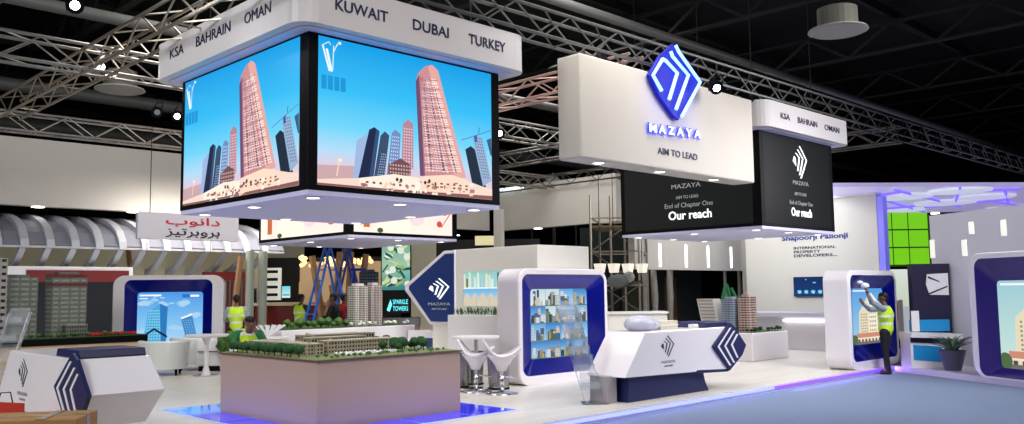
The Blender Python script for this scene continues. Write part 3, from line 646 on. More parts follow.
# left pod facing the camera
a=ond(167,372,22); pod('white rounded kiosk with blue glass towers picture behind the white armchairs',a[0],a[1],2.62,2.26,.5,YAW-math.pi/2+math.atan((167-512)/F)*-.6,pic_blue,-.76,.80,.40,1.84,bx=.27)
# right neighbouring stand pod (turned towards the aisle)
dC=Vector((17.3-18.46,3.85-5.77,0)).normalized(); angC=math.atan2(dC.y,dC.x)
cC=Vector((18.46,5.77,0))+dC*1.28-Vector((.10,-.05,0))
pC=pod('large white kiosk with dark blue surround cut by the right frame edge',cC.x,cC.y,3.0,2.38,.6,angC,pic_pale,-.95,1.0,.20,1.84,bx=.17,rad=.3,bz0=.03,rec=VIOREC)
pC.location.z=-.0; 
# ================================================================== RECEPTION DESKS  (local x along the front, y back)
def desk(loc,rz,label,extra=True):
    t=thing('reception_desk',label,'desk',loc,rz=rz); M=t.matrix_basis
    def W(x,y,z): return tuple(M@Vector((x,y,z)))
    # body profile in the front plane
    pr=[(0,.40),(.55,1.08),(3.02,1.08),(3.46,.73),(2.95,.33)]
    D=.78
    MB().loft([[W(x,0,z) for x,z in pr],[W(x,D,z) for x,z in pr]]).build('body',WSHELL,t,bevel=.015)
    # plinth with concave flaring sides
    L=[];
    for k in range(7):
        q=k/6; z=.02+.36*q; fl=.10*(1-q)**2
        L.append([W(.22-fl*.3,.10,z),W(2.30+fl*1.4,.10,z),W(2.30+fl*1.4,.66,z),W(.22-fl*.3,.66,z)])
    MB().loft([[ (p[0],p[1],0) for p in L[0]]]+L).build('plinth',NAVY,t)
    # navy logo plate with white bars at the pointed end
    hx=[(2.42,.76),(2.98,1.15),(3.12,1.08),(3.50,.73),(3.36,.56),(2.93,.31)]
    MB().loft([[W(x,-.045,z) for x,z in hx],[W(x,-.0,z) for x,z in hx]]).build('logo_plate',NAVY,t,bevel=.006)
    PL=lambda a,z,o=0: W(a,-.045-o,z)
    for pts in ([(2.98,1.06),(2.57,.75),(2.93,.40)],[(3.10,1.00),(2.78,.75),(3.06,.44)],[(3.20,.94),(3.0,.76),(3.18,.52)]):
        wd=.028; b=MB(); n=len(pts); le=[];ri=[]
        for i,(x,z) in enumerate(pts): le.append((x-wd,z)); ri.append((x+wd,z))
        pol=le+ri[::-1]; b.loft([[PL(x,z,.001) for x,z in pol],[PL(x,z,.008) for x,z in pol]]).build('logo_bar',WHITE,t)
    # thin navy edge piece under the logo end and navy top slab behind it
    MB().loft([[W(x,y,z) for x,z in ((1.95,.33),(2.95,.29),(2.95,.335),(1.95,.385))] for y in (.0,.5)]).build('edge_trim',NAVY,t)
    MB().loft([[W(x,y,z) for x,z in ((2.25,1.085),(3.02,1.085),(2.98,1.17),(2.30,1.17))] for y in (.02,.74)]).build('top_slab',NAVY,t,bevel=.01)
    PF=lambda a,z,o=0: W(a,-.0-o,z)
    logo(PF,.95,1.32,.66,1.0,INK,t,.002,.003)
    text('MAZAYA',PF,.95,1.34,.56,.60,mat('grey_ink',(.6,.58,.6),.5),t,out=.002); text('AIM TO LEAD',PF,1.03,1.26,.50,.525,MATS['grey_ink'],t,out=.002)
    return t
desk((10.75,8.5,0),0,'white angular reception desk on a navy base right of centre')
desk((3.3,13.06,0),-math.pi/2,'white angular reception desk at the left front, seen from its pointed end')
# grey box beside the right desk, things on the desk
o=MB().box(10.62,8.75,0,10.86,9.1,.42).build('side_unit',mat('grey_unit',(.62,.60,.62),.5),bevel=.01); tag(o,'small grey unit at the left foot of the right reception desk','cabinet')
CRB=mat('cream_carton',(.82,.80,.70),.7,noise=.1,nscale=5); PLW=mat('plastic_wrap',(.86,.86,.93),.2,trans=.25,bump=.8,nscale=14)
a=onv(667,326,8.95)
t=thing('carton','cream slatted carton on the right desk beside the navy slab','box',(12.35,8.95,1.08))
MB().box(12.12,8.8,1.08,12.62,9.15,1.22).build('box',CRB,t,bevel=.005)
MB().box(12.11,8.79,1.14,12.63,9.16,1.155).build('tape',WHITE,t)
t=thing('display_block','small white block standing on the right desk','box',(12.85,8.62,1.08)); MB().box(12.78,8.58,1.08,12.92,8.7,1.15).build('block',WHITE,t,bevel=.01); MB().box(12.79,8.575,1.085,12.91,8.58,1.12).build('label',CRB,t)
for i,(u,v,r,lab) in enumerate([(11.62,8.85,.26,'plastic wrapped bundle on the left end of the right desk'),(12.0,8.95,.2,'smaller plastic wrapped bundle beside the cream carton')]):
    o=MB().blob((u,v,1.08+r*.42),r,3,.05,(1.15,.9,.55)).build('wrapped_bundle',PLW,smooth=True); tag(o,lab,'bundle')
# acrylic leaflet stands
ACR=mat('acrylic',(.93,.95,.97),.08,trans=.85,ior=1.3,noise=.1)
def acrylic(loc,label,lean,rz):
    t=thing('leaflet_stand',label,'leaflet stand',loc,rz=rz); M=t.matrix_basis
    def W(x,y,z): return tuple(M@Vector((x,y,z)))
    MB().loft([[W(x,y,0) for x,y in ((-.2,-.16),(.2,-.16),(.2,.16),(-.2,.16))],[W(x,y,.02) for x,y in ((-.2,-.16),(.2,-.16),(.2,.16),(-.2,.16))]]).build('base',ACR,t)
    for s in (-1,1):
        MB().loft([[W(s*.15+x+lean*q,y,.02+1.5*q) for x,y in ((-.012,-.04),(.012,-.04),(.012,.04),(-.012,.04))] for q in (0,1)]).build('upright',ACR,t)
    for k in range(5):
        z=.25+k*.28; x=lean*z/1.5
        b=MB()
        b.loft([[W(x-.15,.02,z-.04),W(x+.15,.02,z-.04),W(x+.15,.03,z-.04),W(x-.15,.03,z-.04)],[W(x-.15,.07,z+.22),W(x+.15,.07,z+.22),W(x+.15,.08,z+.22),W(x-.15,.08,z+.22)]])
        b.loft([[W(x-.15,-.14,z),W(x+.15,-.14,z),W(x+.15,-.13,z),W(x-.15,-.13,z)],[W(x-.15,-.17,z+.09),W(x+.15,-.17,z+.09),W(x+.15,-.16,z+.09),W(x-.15,-.16,z+.09)]])
        b.build('pocket',ACR,t)
    return t
acrylic((10.55,8.95,0),'clear leaning leaflet stand left of the right reception desk',-.42,-.75)
acrylic((3.75,15.3,0),'clear leaning leaflet stand at the far left edge',.45,-.75)
# ================================================================== STORAGE WALL BEHIND THE CENTRE POD
sw=thing('stand_wall','white wall block with a screen behind the centre kiosk','wall unit',(13.2,13.5,0))
MB().box(12.62,12.12,0,14.2,14.72,2.68).build('panel',WMATT,sw,bevel=.01)
pw=Pic(PU(12.615),14.36,13.12,1.44,2.19)   # picture on the side
random.seed(5)
pw.grad(0,0,1,1,[(0,(.55,.78,.75)),(.45,(.80,.90,.82)),(.5,(.40,.72,.90)),(1,(.75,.88,.95))])
for k in range(14):
    x=k/14; c=random.choice([(.25,.5,.55),(.85,.95,.9),(.35,.45,.35),(.6,.8,.85),(.9,.9,.8)]); pw.rect(x,random.uniform(.02,.25),x+.05,.46,c)
for k in range(5): pw.disc(.1+.2*k,.9,.10,.28,random.choice([(.85,.80,.70),(.45,.70,.90),(.92,.92,.95)]))
pw.rect(0,.46,1,.5,(.95,.97,.97)); 
for k in range(3): pw.rect(.33*k-.005,0,.33*k+.005,1,(.6,.7,.7))
sw_screen=pw.build(sw)
# planter ledge
pl=thing('planter_box','white ledge planter with leafy plants under the wall screen','planter',(12.46,13.6,0))
MB().box(12.32,12.75,0,12.61,14.55,1.26).build('box',WHITE,pl,bevel=.008)
b=MB()
for k in range(90):
    x=random.uniform(12.36,12.57); y=random.uniform(12.8,14.5); h=random.uniform(.08,.2); a=random.uniform(0,6.28); dx,dy=c_(a)*.06,s_(a)*.06
    b.faces([(x,y,1.25),(x+dx*.5-dy*.3,y+dy*.5+dx*.3,1.26+h*.6),(x+dx,y+dy,1.26+h),(x+dx*.5+dy*.3,y+dy*.5-dx*.3,1.26+h*.6)],[(0,1,2,3)])
b.build('foliage',mat('ledge_leaf',(.22,.36,.20),.6,noise=.4,nscale=20),pl)
# navy pentagon sign wing
P=PU(12.56)
pent=[(14.62,2.67),(15.0,2.67),(16.42,1.92),(16.42,1.80),(15.5,1.03),(14.62,1.03)]
wg=thing('pentagon_sign','navy pentagon sign with white rim and white diamond logo','sign',(12.4,14.7,0))
MB().loft([[(12.59,a,z) for a,z in pent],[(12.85,a,z) for a,z in pent]]).build('rim',WSHELL,wg,bevel=.02)
pn2=[(14.64,2.60),(14.92,2.60),(16.22,1.90),(16.22,1.83),(15.42,1.10),(14.64,1.10)]
MB().loft([[P(a,z,.0) for a,z in pn2],[P(a,z,-.04) for a,z in pn2]]).build('face',NAVYSIGN,wg)
logo(P,15.48,14.76,1.60,2.06,INKW,wg,.004); text('MAZAYA',P,15.5,14.74,1.46,1.52,GREYT,wg); text('AIM TO LEAD',P,15.38,14.86,1.36,1.40,GREYT,wg)
MB().box(12.64,14.75,0,12.82,15.45,1.04).build('foot',WMATT,wg)
# ================================================================== BAR STOOLS, TABLE, BINS
st=thing('bar_stool','white moulded bar stool on a chrome base nearest the beige plinth','stool',(0,0,0))
b=MB(); prof=[]
for k in range(9):
    q=k/8; x=-.24+.48*q; z=.78-.16*math.sin(q*math.pi)*.9+(.16 if q<.3 else 0)*(1-q/.3)+.02*q; prof.append((x,z))
rings=[]
for x,z in prof:
    w=.21*math.sqrt(max(.05,1-(x/.27)**2)); rings.append([(x,-w,z+.03),(x,-w*.5,z),(x,w*.5,z),(x,w,z+.03),(x,w,z+.0),(x,w*.5,z-.05),(x,-w*.5,z-.05),(x,-w,z+.0)])
b.loft(rings).build('seat',WSHELL,st,smooth=True)
MB().lathe([(.06,.40),(.10,.52),(.17,.64),(.20,.68),(.0,.68)],(0,0,0),16).build('shroud',WSHELL,st,smooth=True)
MB().lathe([(.028,.02),(.028,.42),(0,.42)],(0,0,0),12).build('column',CHROME,st,smooth=True)
MB().lathe([(0,0),(.21,0),(.21,.012),(.06,.035),(.03,.06),(0,.06)],(0,0,0),24).build('base',CHROME,st,smooth=True)
MB().tube([(.03,0,.30),(.16,-.1,.28),(.2,0,.28),(.16,.1,.28),(.03,0,.30)],.01,6).build('footrest',CHROME,st)
MB().blob((-.12,0,.60),.018,1).build('knob',BLACK,st)
p1=onz(476,392); p2=onz(502,394)
st.scale=(1.35,1.3,.98); st.location=(p1[0],p1[1],0); st.rotation_euler=(0,0,-.9)
dup(st,(p2[0],p2[1],0),-.7,'white moulded bar stool on a chrome base nearest the centre kiosk')
a=onz(477,384)
_q=ond(476,337,16.0); TX,TY=float(_q[0]),float(_q[1])
tb=thing('bar_table','tall white bar table behind the two bar stools','table',(TX,TY,0))
MB().lathe([(0,.91),(.42,.91),(.43,.93),(.43,.95),(0,.95)],(TX,TY,0),28).build('top',WHITE,tb); MB().lathe([(.04,.02),(.04,.91),(0,.91)],(TX,TY,0),12).build('column',CHROME,tb); MB().lathe([(0,0),(.24,0),(.24,.02),(0,.02)],(TX,TY,0),20).build('base',CHROME,tb)
BINM=mat('bin_silver',(.66,.66,.66),.25,.8,noise=.4,nscale=14)
def bin_(u,v,label,h=.62,w=.36):
    t=thing('waste_bin',label,'bin',(u,v,0))
    MB().lathe([(w/2-.03,.02),(w/2,h-.02),(w/2-.02,h-.02),(w/2-.05,.03)],(u,v,0),18).build('body',BINM,t,smooth=False)
    MB().lathe([(w/2,h-.03),(w/2+.02,h-.03),(w/2+.02,h),(w/2-.02,h)],(u,v,0),18).build('rim',BLACK,t)
    MB().lathe([(0,0),(w/2-.01,0),(w/2-.01,.03),(0,.03)],(u,v,0),18).build('base',BLACK,t); return t
bin_(10.75,12.35,'silver bin with black rim left behind the stools'); bin_(11.25,12.5,'silver bin with black rim between the two stools'); bin_(11.0,11.58,'silver bin with black rim nearest the right stool',.62,.42)
# ================================================================== ARMCHAIRS AND COFFEE TABLE (LEFT)
ar=thing('tub_armchair','white tub armchair with dark feet in front of the left kiosk','armchair',(0,0,0))
b=MB(); n=20; rg=[]
arc=[math.radians(-200+220*k/n) for k in range(n+1)]
def arcring(r,z,sq=.85): return [(r*c_(a),r*sq*s_(a),z) for a in arc]
outer=[arcring(.50,.14),arcring(.53,.72),arcring(.50,.76),arcring(.40,.74),arcring(.38,.40)]
for p,q in zip(outer,outer[1:]):
    for i in range(n): b.faces([p[i],p[i+1],q[i+1],q[i]],[(0,1,2,3)])
b.build('back',mat('white_leather',(.85,.86,.85),.4),ar,smooth=False)
MB().lathe([(0,.14),(.40,.14),(.42,.20),(.42,.42),(.36,.46),(0,.46)],(0,0,0),24).build('seat',MATS['white_leather'],ar,smooth=False)
for x,y in ((-.3,-.24),(.3,-.24),(-.3,.24),(.3,.24)): MB().tube([(x,y,0),(x,y,.15)],[.022,.035],6).build('foot',BLACK,ar)
a=ond(163,370,19.6); ar.location=(a[0],a[1],0); ar.rotation_euler=(0,0,YAW-math.pi/2+.2); ar.scale=(1.05,1,1)
a=ond(194,366,21.0); dup(ar,(a[0],a[1],0),-.3,'white tub armchair right of the other, near the round table')
a=ond(206,372,19.3); tt=thing('round_table','round white table beside the tub armchairs','table',(a[0],a[1],0)); x,y=a[0],a[1]
MB().lathe([(0,.84),(.44,.84),(.47,.87),(.47,.89),(0,.89)],(x,y,0),28).build('top',WHITE,tt); MB().lathe([(.10,.02),(.05,.2),(.05,.7),(.12,.84)],(x,y,0),16).build('column',WHITE,tt); MB().lathe([(0,0),(.26,0),(.26,.02),(0,.02)],(x,y,0),20).build('base',CHROME,tt)
# low white seat beside it, and white side cabinet in front of the seated man
a=ond(221,360,20.6); t=thing('low_cabinet','low white cabinet right of the tub armchairs','cabinet',(a[0],a[1],0)); x,y=a[0],a[1]
MB().cbox(x,y,.42,1.0,.5,.6,-.78).build('body',WHITE,t,bevel=.03); MB().cbox(x,y,.06,.9,.4,.12,-.78).build('foot',BLACK,t)
MB().cbox(x-.19,y-.19,.45,.9,.012,.02,-.78).build('shelf_gap',GLASSD,t)
# ================================================================== CARTONS IN THE FOREGROUND
CARD=mat('cardboard',(.66,.50,.30),.8,noise=.2,nscale=6); TAPE=mat('packing_tape',(.62,.52,.42),.25)
ct=thing('carton','brown taped cardboard carton lying across the bottom left corner','box',(2.65,9.0,0))
M=Matrix.Translation((2.62,9.22,0))@Matrix.Rotation(-.60,4,'Z')
MB().box(-.62,-.32,0,.52,.32,.63).xform(M).build('box',CARD,ct,bevel=.01)
MB().box(-.62,-.05,.63,.52,.05,.634).xform(M).build('tape',TAPE,ct); MB().box(.15,-.32,.634,.23,.32,.637).xform(M).build('tape',TAPE,ct)
MB().box(.519,-.05,.40,.524,.05,.634).xform(M).build('tape',TAPE,ct)
a=ond(5,408,10.2); t=thing('bag','red shopping bag leaning behind the cardboard carton','bag',(a[0],a[1],0)); x,y=a[0],a[1]
MB().loft([[(x-.18,y-.1,0),(x+.18,y-.1,0),(x+.18,y+.1,0),(x-.18,y+.1,0)],[(x-.2,y-.02,.58),(x+.2,y-.02,.52),(x+.2,y+.02,.52),(x-.2,y+.02,.58)]]).build('body',mat('bag_red',(.78,.20,.13),.5),t); MB().tube([(x-.08,y,.54),(x-.05,y,.66),(x+.05,y,.66),(x+.08,y,.53)],.008,5).build('handle',BLACK,t)
# ================================================================== WHITE HANGING FASCIA (behind) left run and right run
fl=thing('hanging_fascia','long white hanging fascia across the upper left','fascia',(10,25.7,4.2))
MB().box(-2,25.7,4.2,24.0,26.0,6.03).build('board',CREAM,fl,bevel=.01)
for x in (38,133): 
    p=onv(x,206,25.85); MB().lathe([(0,0),(.16,0),(.16,-.02),(0,-.02)],(p[0],25.85,4.2),16).build('downlight',DLIGHT,fl)
fr=thing('hanging_fascia','white hanging fascia turning back behind the neon sign','fascia',(24.3,22,4.2))
MB().box(24.2,19.35,4.17,24.5,25.68,5.9).build('board',CREAM,fr,bevel=.01)
for x,y in ((456,230.5),(538,227.5)):
    p=onu(x,y,24.35); MB().lathe([(0,0),(.16,0),(.16,-.02),(0,-.02)],(24.35,p[1],4.17),16).build('downlight',DLIGHT,fr)
p=onu(487,205,24.1)
MB().box(24.0,23.9,5.72,24.2,25.4,5.85).build('strip_light',mat('tube_glow',(1,1,1),.4,emit=(.9,.97,1),es=1.2),fr)
tp=thing('tent_peak','small white pointed tent top above the fascia behind the sign','tent',(30,26.5,5))
q=ond(553,180,38); b=MB(); b.loft([[(q[0]-.7,q[1]-.7,5.9),(q[0]+.7,q[1]-.7,5.9),(q[0]+.7,q[1]+.7,5.9),(q[0]-.7,q[1]+.7,5.9)],[(q[0]-.02,q[1]-.02,6.9),(q[0]+.02,q[1]-.02,6.9),(q[0]+.02,q[1]+.02,6.9),(q[0]-.02,q[1]+.02,6.9)]]).build('canvas',WMATT,tp)
b=MB()
for dx in (-.68,.68):
    for dy in (-.68,.68): b.tube([(q[0]+dx,q[1]+dy,-.12),(q[0]+dx,q[1]+dy,5.9)],.04,6)
b.build('posts',ALUD,tp)
# ================================================================== NEIGHBOUR STAND (left): curved ribs, red framed wall, arabic sign
RIB=mat('rib_white',(.72,.73,.76),.5); RIBG=mat('rib_greenish',(.70,.74,.68),.5)
rb=thing('rib_canopy','row of curved white ribs forming a canopy along the left background','canopy',(10.5,25.5,2.6))
k=0; u=3.6
while u<14.1:
    b=MB(); pts=[]
    for j in range(11):
        a=math.radians(90*j/10); pts.append((24.9+2.6*(1-s_(a)*1.0) if False else 24.9+2.9*(1-s_(a)), 3.05+ .95*(1-(1-c_(math.pi/2-a))**1.0) if False else 3.12+.85*c_(a)*1.0))
    pts=[(24.88+2.9*(j/10), 3.26+.85*math.sin(math.radians(90*(j/10)**.6))) for j in range(11)]
    r0=[];r1=[]
    for (y,z) in pts: r0.append((y,z)); r1.append((y-.05,z-.22))
    pol=r0+r1[::-1]
    b.loft([[(u,y,z) for y,z in pol],[(u+.2,y,z) for y,z in pol]])
    pts=[(24.9+1.3*(j/8), 3.16-.62*math.sin(math.radians(90*(j/8)))) for j in range(9)]
    pol=[(y,z) for y,z in pts]+[(y+.05,z-.17) for y,z in pts[::-1]]
    b.loft([[(u,y,z) for y,z in pol],[(u+.15,y,z) for y,z in pol]])
    b.build('rib',RIB if k%2==0 else RIB,rb); u+=.62; k+=1
MB().loft([[(x,24.9+2.9*(j/10), 3.14+.85*math.sin(math.radians(90*(j/10)**.6))) for j in range(11)]+[(x,24.9+2.9*(j/10), 3.10+.85*math.sin(math.radians(90*(j/10)**.6))) for j in range(10,-1,-1)] for x in (3.6,14.3)]).build('skin',mat('canopy_skin',(.52,.52,.57),.6),rb)
MB().box(3.6,24.9,3.04,14.3,25.0,3.12).build('edge_beam',RIB,rb)
for u in (3.9,14.1): MB().box(u-.08,27.3,0,u+.08,27.5,3.9).build('post',RIB,rb)
dw=thing('display_wall','dark navy wall with maroon and white border at the left','wall panel',(6.5,25.3,0))
a=onv(22,268,25.1); e=onv(133,268,25.1)
MB().box(2.0,25.1,0,e[0],25.3,2.56).build('frame',WHITE,dw); MB().box(a[0]+.1,25.06,.1,e[0]-.12,25.1,2.46).build('border',REDW,dw); MB().box(a[0]+.35,25.03,.1,e[0]-.12,25.06,2.14).build('panel',mat('panel_navy',(.04,.055,.085),.8),dw)
d2=thing('display_wall','maroon framed slatted wall right of the left kiosk','wall panel',(12.5,25.4,0))
a=onv(205,275,25.3); e=onv(246,275,25.3)
MB().box(a[0],25.3,0,e[0],25.5,2.45).build('frame',REDW,d2)
b=MB(); x=a[0]+.12
while x<e[0]-.1: b.box(x,25.26,.2,x+.05,25.3,2.2); x+=.13
b.build('slats',mat('slat_grey',(.35,.33,.33),.5),d2)
# beige band added behind the canopy, faint emission lifts the dark area
t=thing('backing_panel','added pale cream glowing band seen through the lower rib ends','wall panel',(10,26.6,2.2)); MB().box(3.4,26.6,2.0,14.5,26.7,3.35).build('panel',mat('cream_band_glow',(.82,.80,.70),.6,emit=(.8,.76,.62),es=.12),t); MB().box(3.4,26.58,1.95,14.5,26.72,2.02).build('edge',WHITE,t)
for dx in (3.5,14.3): MB().box(dx,26.6,0,dx+.1,26.7,2.0).build('post',WHITE,t)
t=thing('hanging_board','pale beige board hanging behind the curved ribs','board',(11,30,3)); 
MB().box(8.6,29,2.6,17.5,29.2,4.05).build('board',mat('pale_sage',(.74,.74,.66),.6),t); MB().box(8.6,28.98,4.05,17.5,29.22,4.10).build('edge',WHITE,t)
# posts and slanted timbers
for i,(x,lab) in enumerate([(249,'left'),(262,'right')]):
    p=onv(x,330,24.2); t=thing('column','white round column right of the left kiosk, %s of the pair'%lab,'column',(p[0],24.2,0)); MB().lathe([(.13,0),(.13,3.05)],(p[0],24.2,0),16).build('shaft',RIBG,t); MB().lathe([(0,0),(.2,0),(.2,.08),(0,.08)],(p[0],24.2,0),16).build('base',RIBG,t)
def timber(x0,y0,x1,y1,D,w,label):
    a=ond(x0,y0,D); e=ond(x1,y1,D); a[2]=max(a[2],0) if y0<330 else 0
    return tag(MB().tube([tuple(a),tuple(e)],[w,w*.8],6).build('timber_post',WOODP),label,'post')
timber(230,330,241,256,26,.11,'slanted timber post behind the man in the yellow vest'); timber(72,272,78,243,26,.08,'short timber post under the ribs above the navy wall'); timber(131,272,128,248,26,.08,'short timber post by the right end of the navy wall')
timber(328,332,312,256,27,.13,'timber post leaning left behind the blue ladder'); timber(333,332,340,252,27,.13,'timber post leaning right between the ladders'); timber(346,332,351,252,27,.12,'upright timber post right of the ladder'); timber(354,332,366,254,27,.13,'timber post leaning right above the model towers'); timber(318,330,330,300,26.5,.1,'short brown timber brace low between the ladders'); timber(343,330,331,285,26.5,.1,'short brown timber brace crossing behind the worker')
# arabic sign
P=PV(19.6); sgn=thing('hanging_sign','white hanging sign with red and black Arabic lettering','sign',(8.4,19.65,3.0))
a=onv(138,212,19.6); e=onv(238.5,240,19.6); zt=onv(138,212,19.6)[2]; zb=onv(137,238.3,19.6)[2]
MB().box(a[0],19.6,zb,e[0],19.72,zt).build('board',mat('sign_board',(.80,.79,.82),.5),sgn,bevel=.01)
AR=mat('arabic_red',(.75,.10,.14),.5); AK=mat('arabic_black',(.10,.09,.12),.5)
W_=e[0]-a[0]; H_=zt-zb
def ar_(body,x0,x1,y0,y1,m): text(body,P,a[0]+W_*x0,a[0]+W_*x1,zb+H_*y0,zb+H_*y1,m,sgn,out=.003,bold=.012)
ARS1,ARS2=AR_TXT
ar_(ARS1,.26,.80,.50,.90,AR); ar_(ARS2,.26,.80,.08,.44,AK)
for x in (.12,.85): MB().tube([(a[0]+W_*x,19.66,zt-.01),(a[0]+W_*x,19.66,5.6)],.01,5).build('cable',STEEL,sgn)
for x in (.10,.72): MB().tube([(a[0]+W_*x,19.66,zb-.3),(a[0]+W_*x,19.66,zb+.01)],.006,5).build('cord',STEEL,sgn)
# ================================================================== FAR CENTRE BACKGROUND
DKW=mat('dark_stand_wall',(.10,.10,.11),.7)
def panel(name,label,x0,y0,x1,y1,D,m,th=.1,cat='wall panel',par='panel',z0=None):
    a=ond(x0,y0,D); e=ond(x1,y1,D); t=thing(name,label,cat,((a[0]+e[0])/2,(a[1]+e[1])/2,0))
    zb=min(a[2],e[2]) if z0 is None else z0; zt=max(a[2],e[2]); fw=(_T@np.array([0,1,0]))*th
    q=[(a[0],a[1]),(e[0],e[1]),(e[0]+fw[0],e[1]+fw[1]),(a[0]+fw[0],a[1]+fw[1])]
    MB().loft([[(x,y,zb) for x,y in q],[(x,y,zt) for x,y in q]]).build(par,m,t)
    def PL(f,z,o=0):
        return (a[0]+(e[0]-a[0])*f-fw[0]/th*o, a[1]+(e[1]-a[1])*f-fw[1]/th*o, z)
    return t,PL,zb,zt
t,PL,zb,zt=panel('stand_wall','dark wall of the stand behind the men and ladders',262,258,400,345,31,DKW,.2,z0=-.12)
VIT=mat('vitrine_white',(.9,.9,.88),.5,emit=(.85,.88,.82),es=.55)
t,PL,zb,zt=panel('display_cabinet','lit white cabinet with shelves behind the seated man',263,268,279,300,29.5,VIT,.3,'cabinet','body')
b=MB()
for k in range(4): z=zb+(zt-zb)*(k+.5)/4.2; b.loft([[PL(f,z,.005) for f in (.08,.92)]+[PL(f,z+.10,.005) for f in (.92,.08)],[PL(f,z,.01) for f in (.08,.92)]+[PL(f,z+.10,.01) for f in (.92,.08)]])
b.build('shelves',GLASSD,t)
t,PL,zb,zt=panel('monitor','small cyan screen beside the lit cabinet',281,285,291,299,29,BLACK,.06,'screen','frame')
p=Pic(PL,.08,.92,zb+.04,zt-.04); p.grad(0,0,1,1,[(0,(.45,.82,.88)),(1,(.80,.93,.93))]); p.rect(.1,.7,.9,.8,(.3,.5,.6)); p.build(t)
t,PL,zb,zt=panel('picture','orange lit poster on the dark wall left of the ladder',299,282,307,294,30.5,mat('poster_orange',(.6,.4,.2),.5,emit=(.80,.62,.40),es=.8),.05,'poster','print')
t,PL,zb,zt=panel('counter','pale counter with maroon front behind the seated man',255,306,322,345,27.2,REDW,.5,'counter','front',z0=0)
MB().loft([[PL(f,zt,o) for f,o in ((-.02,.05),(1.02,.05),(1.02,-.5),(-.02,-.5))],[PL(f,zt+.1,o) for f,o in ((-.02,.05),(1.02,.05),(1.02,-.5),(-.02,-.5))]]).build('top',mat('counter_top',(.80,.74,.60),.4),t)
# chandelier of warm bulbs
WB=mat('warm_bulb',(1,.8,.5),.4,emit=(1,.80,.50),es=2.4)
q=ond(322,262,28.5); ch=thing('chandelier','wide cluster of glowing warm bulbs behind the ladders','chandelier',(q[0],q[1],3.1))
MB().lathe([(0,0),(.5,0),(.5,.06),(0,.06)],(q[0],q[1],3.3),20).build('plate',BLACK,ch); MB().tube([(q[0],q[1],3.36),(q[0],q[1],9.3)],.02,5).build('cable',STEEL,ch)
for k in range(60):
    f=random.uniform(298,372); yy=random.uniform(257,267 if f<345 else 263); w=ond(f,yy,28.5+random.uniform(-.5,.5)); MB().blob(tuple(w),random.uniform(.05,.085),1).build('bulb',WB,ch)
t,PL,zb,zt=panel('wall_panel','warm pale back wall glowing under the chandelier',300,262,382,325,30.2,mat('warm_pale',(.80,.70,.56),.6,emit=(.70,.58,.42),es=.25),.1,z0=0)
# colourful display of the stand with the SPARKLE TOWERS sign
t,PL,zb,zt=panel('video_wall','tall colourful lit picture of glass domes left of the pentagon sign',381,240,411,291,27,BLACK,.15,'screen','frame')
p=Pic(PL,.03,.97,zb+.03,zt-.03); random.seed(11); p.grad(0,0,1,1,[(0,(.45,.66,.60)),(.5,(.62,.78,.66)),(1,(.20,.50,.50))])
for k in range(46):
    x,y=random.random(),random.random(); c=random.choice([(.90,.95,.88),(.15,.55,.58),(.62,.72,.40),(.10,.30,.35),(.80,.86,.60),(.35,.75,.80)])
    a1=random.uniform(-1,1); p.line(x,y,x+.3*c_(a1),y+.2*s_(a1),random.uniform(.02,.08),c)
for k in range(6): p.disc(random.random(),random.random(),.12,.07,(.88,.92,.85))
p.build(t)
t,PL,zb,zt=panel('lit_sign','dark sign with glowing cyan SPARKLE TOWERS lettering',386,291,409,313,26.5,DKW,.15,'sign','board')
CY=mat('cyan_glow',(.3,.9,.95),.4,emit=(.45,.95,.98),es=1.3)
text('SPARKLE',PL,.30,.96,zt-.40,zt-.26,CY,t,out=.006); text('TOWERS',PL,.30,.96,zt-.60,zt-.46,CY,t,out=.006)
MB().loft([[PL(f,z,.006) for f,z in ((.04,zt-.58),(.2,zt-.26),(.26,zt-.42),(.16,zt-.62))],[PL(f,z,.012) for f,z in ((.04,zt-.58),(.2,zt-.26),(.26,zt-.42),(.16,zt-.62))]]).build('emblem',CY,t)
t,PL,zb,zt=panel('counter','long grey counter with tan base left of the pentagon sign',376,318,418,345,24.5,mat('counter_tan',(.62,.48,.38),.5),.5,'counter','front',z0=0)
MB().loft([[PL(f,zt-.25,o) for f,o in ((-.02,.05),(1.02,.05),(1.02,-.5),(-.02,-.5))],[PL(f,zt,o) for f,o in ((-.02,.05),(1.02,.05),(1.02,-.5),(-.02,-.5))]]).build('top',mat('counter_grey',(.42,.42,.44),.4),t)
t,PL,zb,zt=panel('wall_panel','pale cream wall strip between the video wall and the pentagon sign',411,238,436,335,28.5,mat('pale_cream',(.76,.75,.66),.6),.2,z0=0)
t,PL,zb,zt=panel('wall_panel','dark wall high behind the stand wall block',436,240,540,262,34,DKW,.2,z0=0)
t,PL,zb,zt=panel('beige_panel','pale beige rectangular panel above the stand wall block',475,236,497,245,33.5,mat('beige_panel_glow',(.85,.82,.66),.5,emit=(.80,.76,.58),es=.7),.1,'light box','face')  # beige panel brightened by its own emission, not a lamp
q=ond(499,230,26); t=thing('column','white square post rising above the stand wall block','column',(q[0],q[1],0)); MB().cbox(q[0],q[1],2.1,.24,.24,4.2,.4).build('shaft',WMATT,t); MB().cbox(q[0],q[1],.05,.4,.4,.1,.4).build('base',WMATT,t)
t=thing('low_cabinet','low white cabinet beneath the pentagon sign','cabinet',(13.2,16.0,0)); MB().box(12.9,15.5,0,13.5,16.7,.85).build('body',WHITE,t,bevel=.01)
MB().box(12.885,15.65,.35,12.9,16.0,.7).build('door',NAVYSIGN,t); MB().box(12.885,16.15,.35,12.9,16.55,.7).build('door',mat('door_grey',(.6,.62,.66),.4),t)
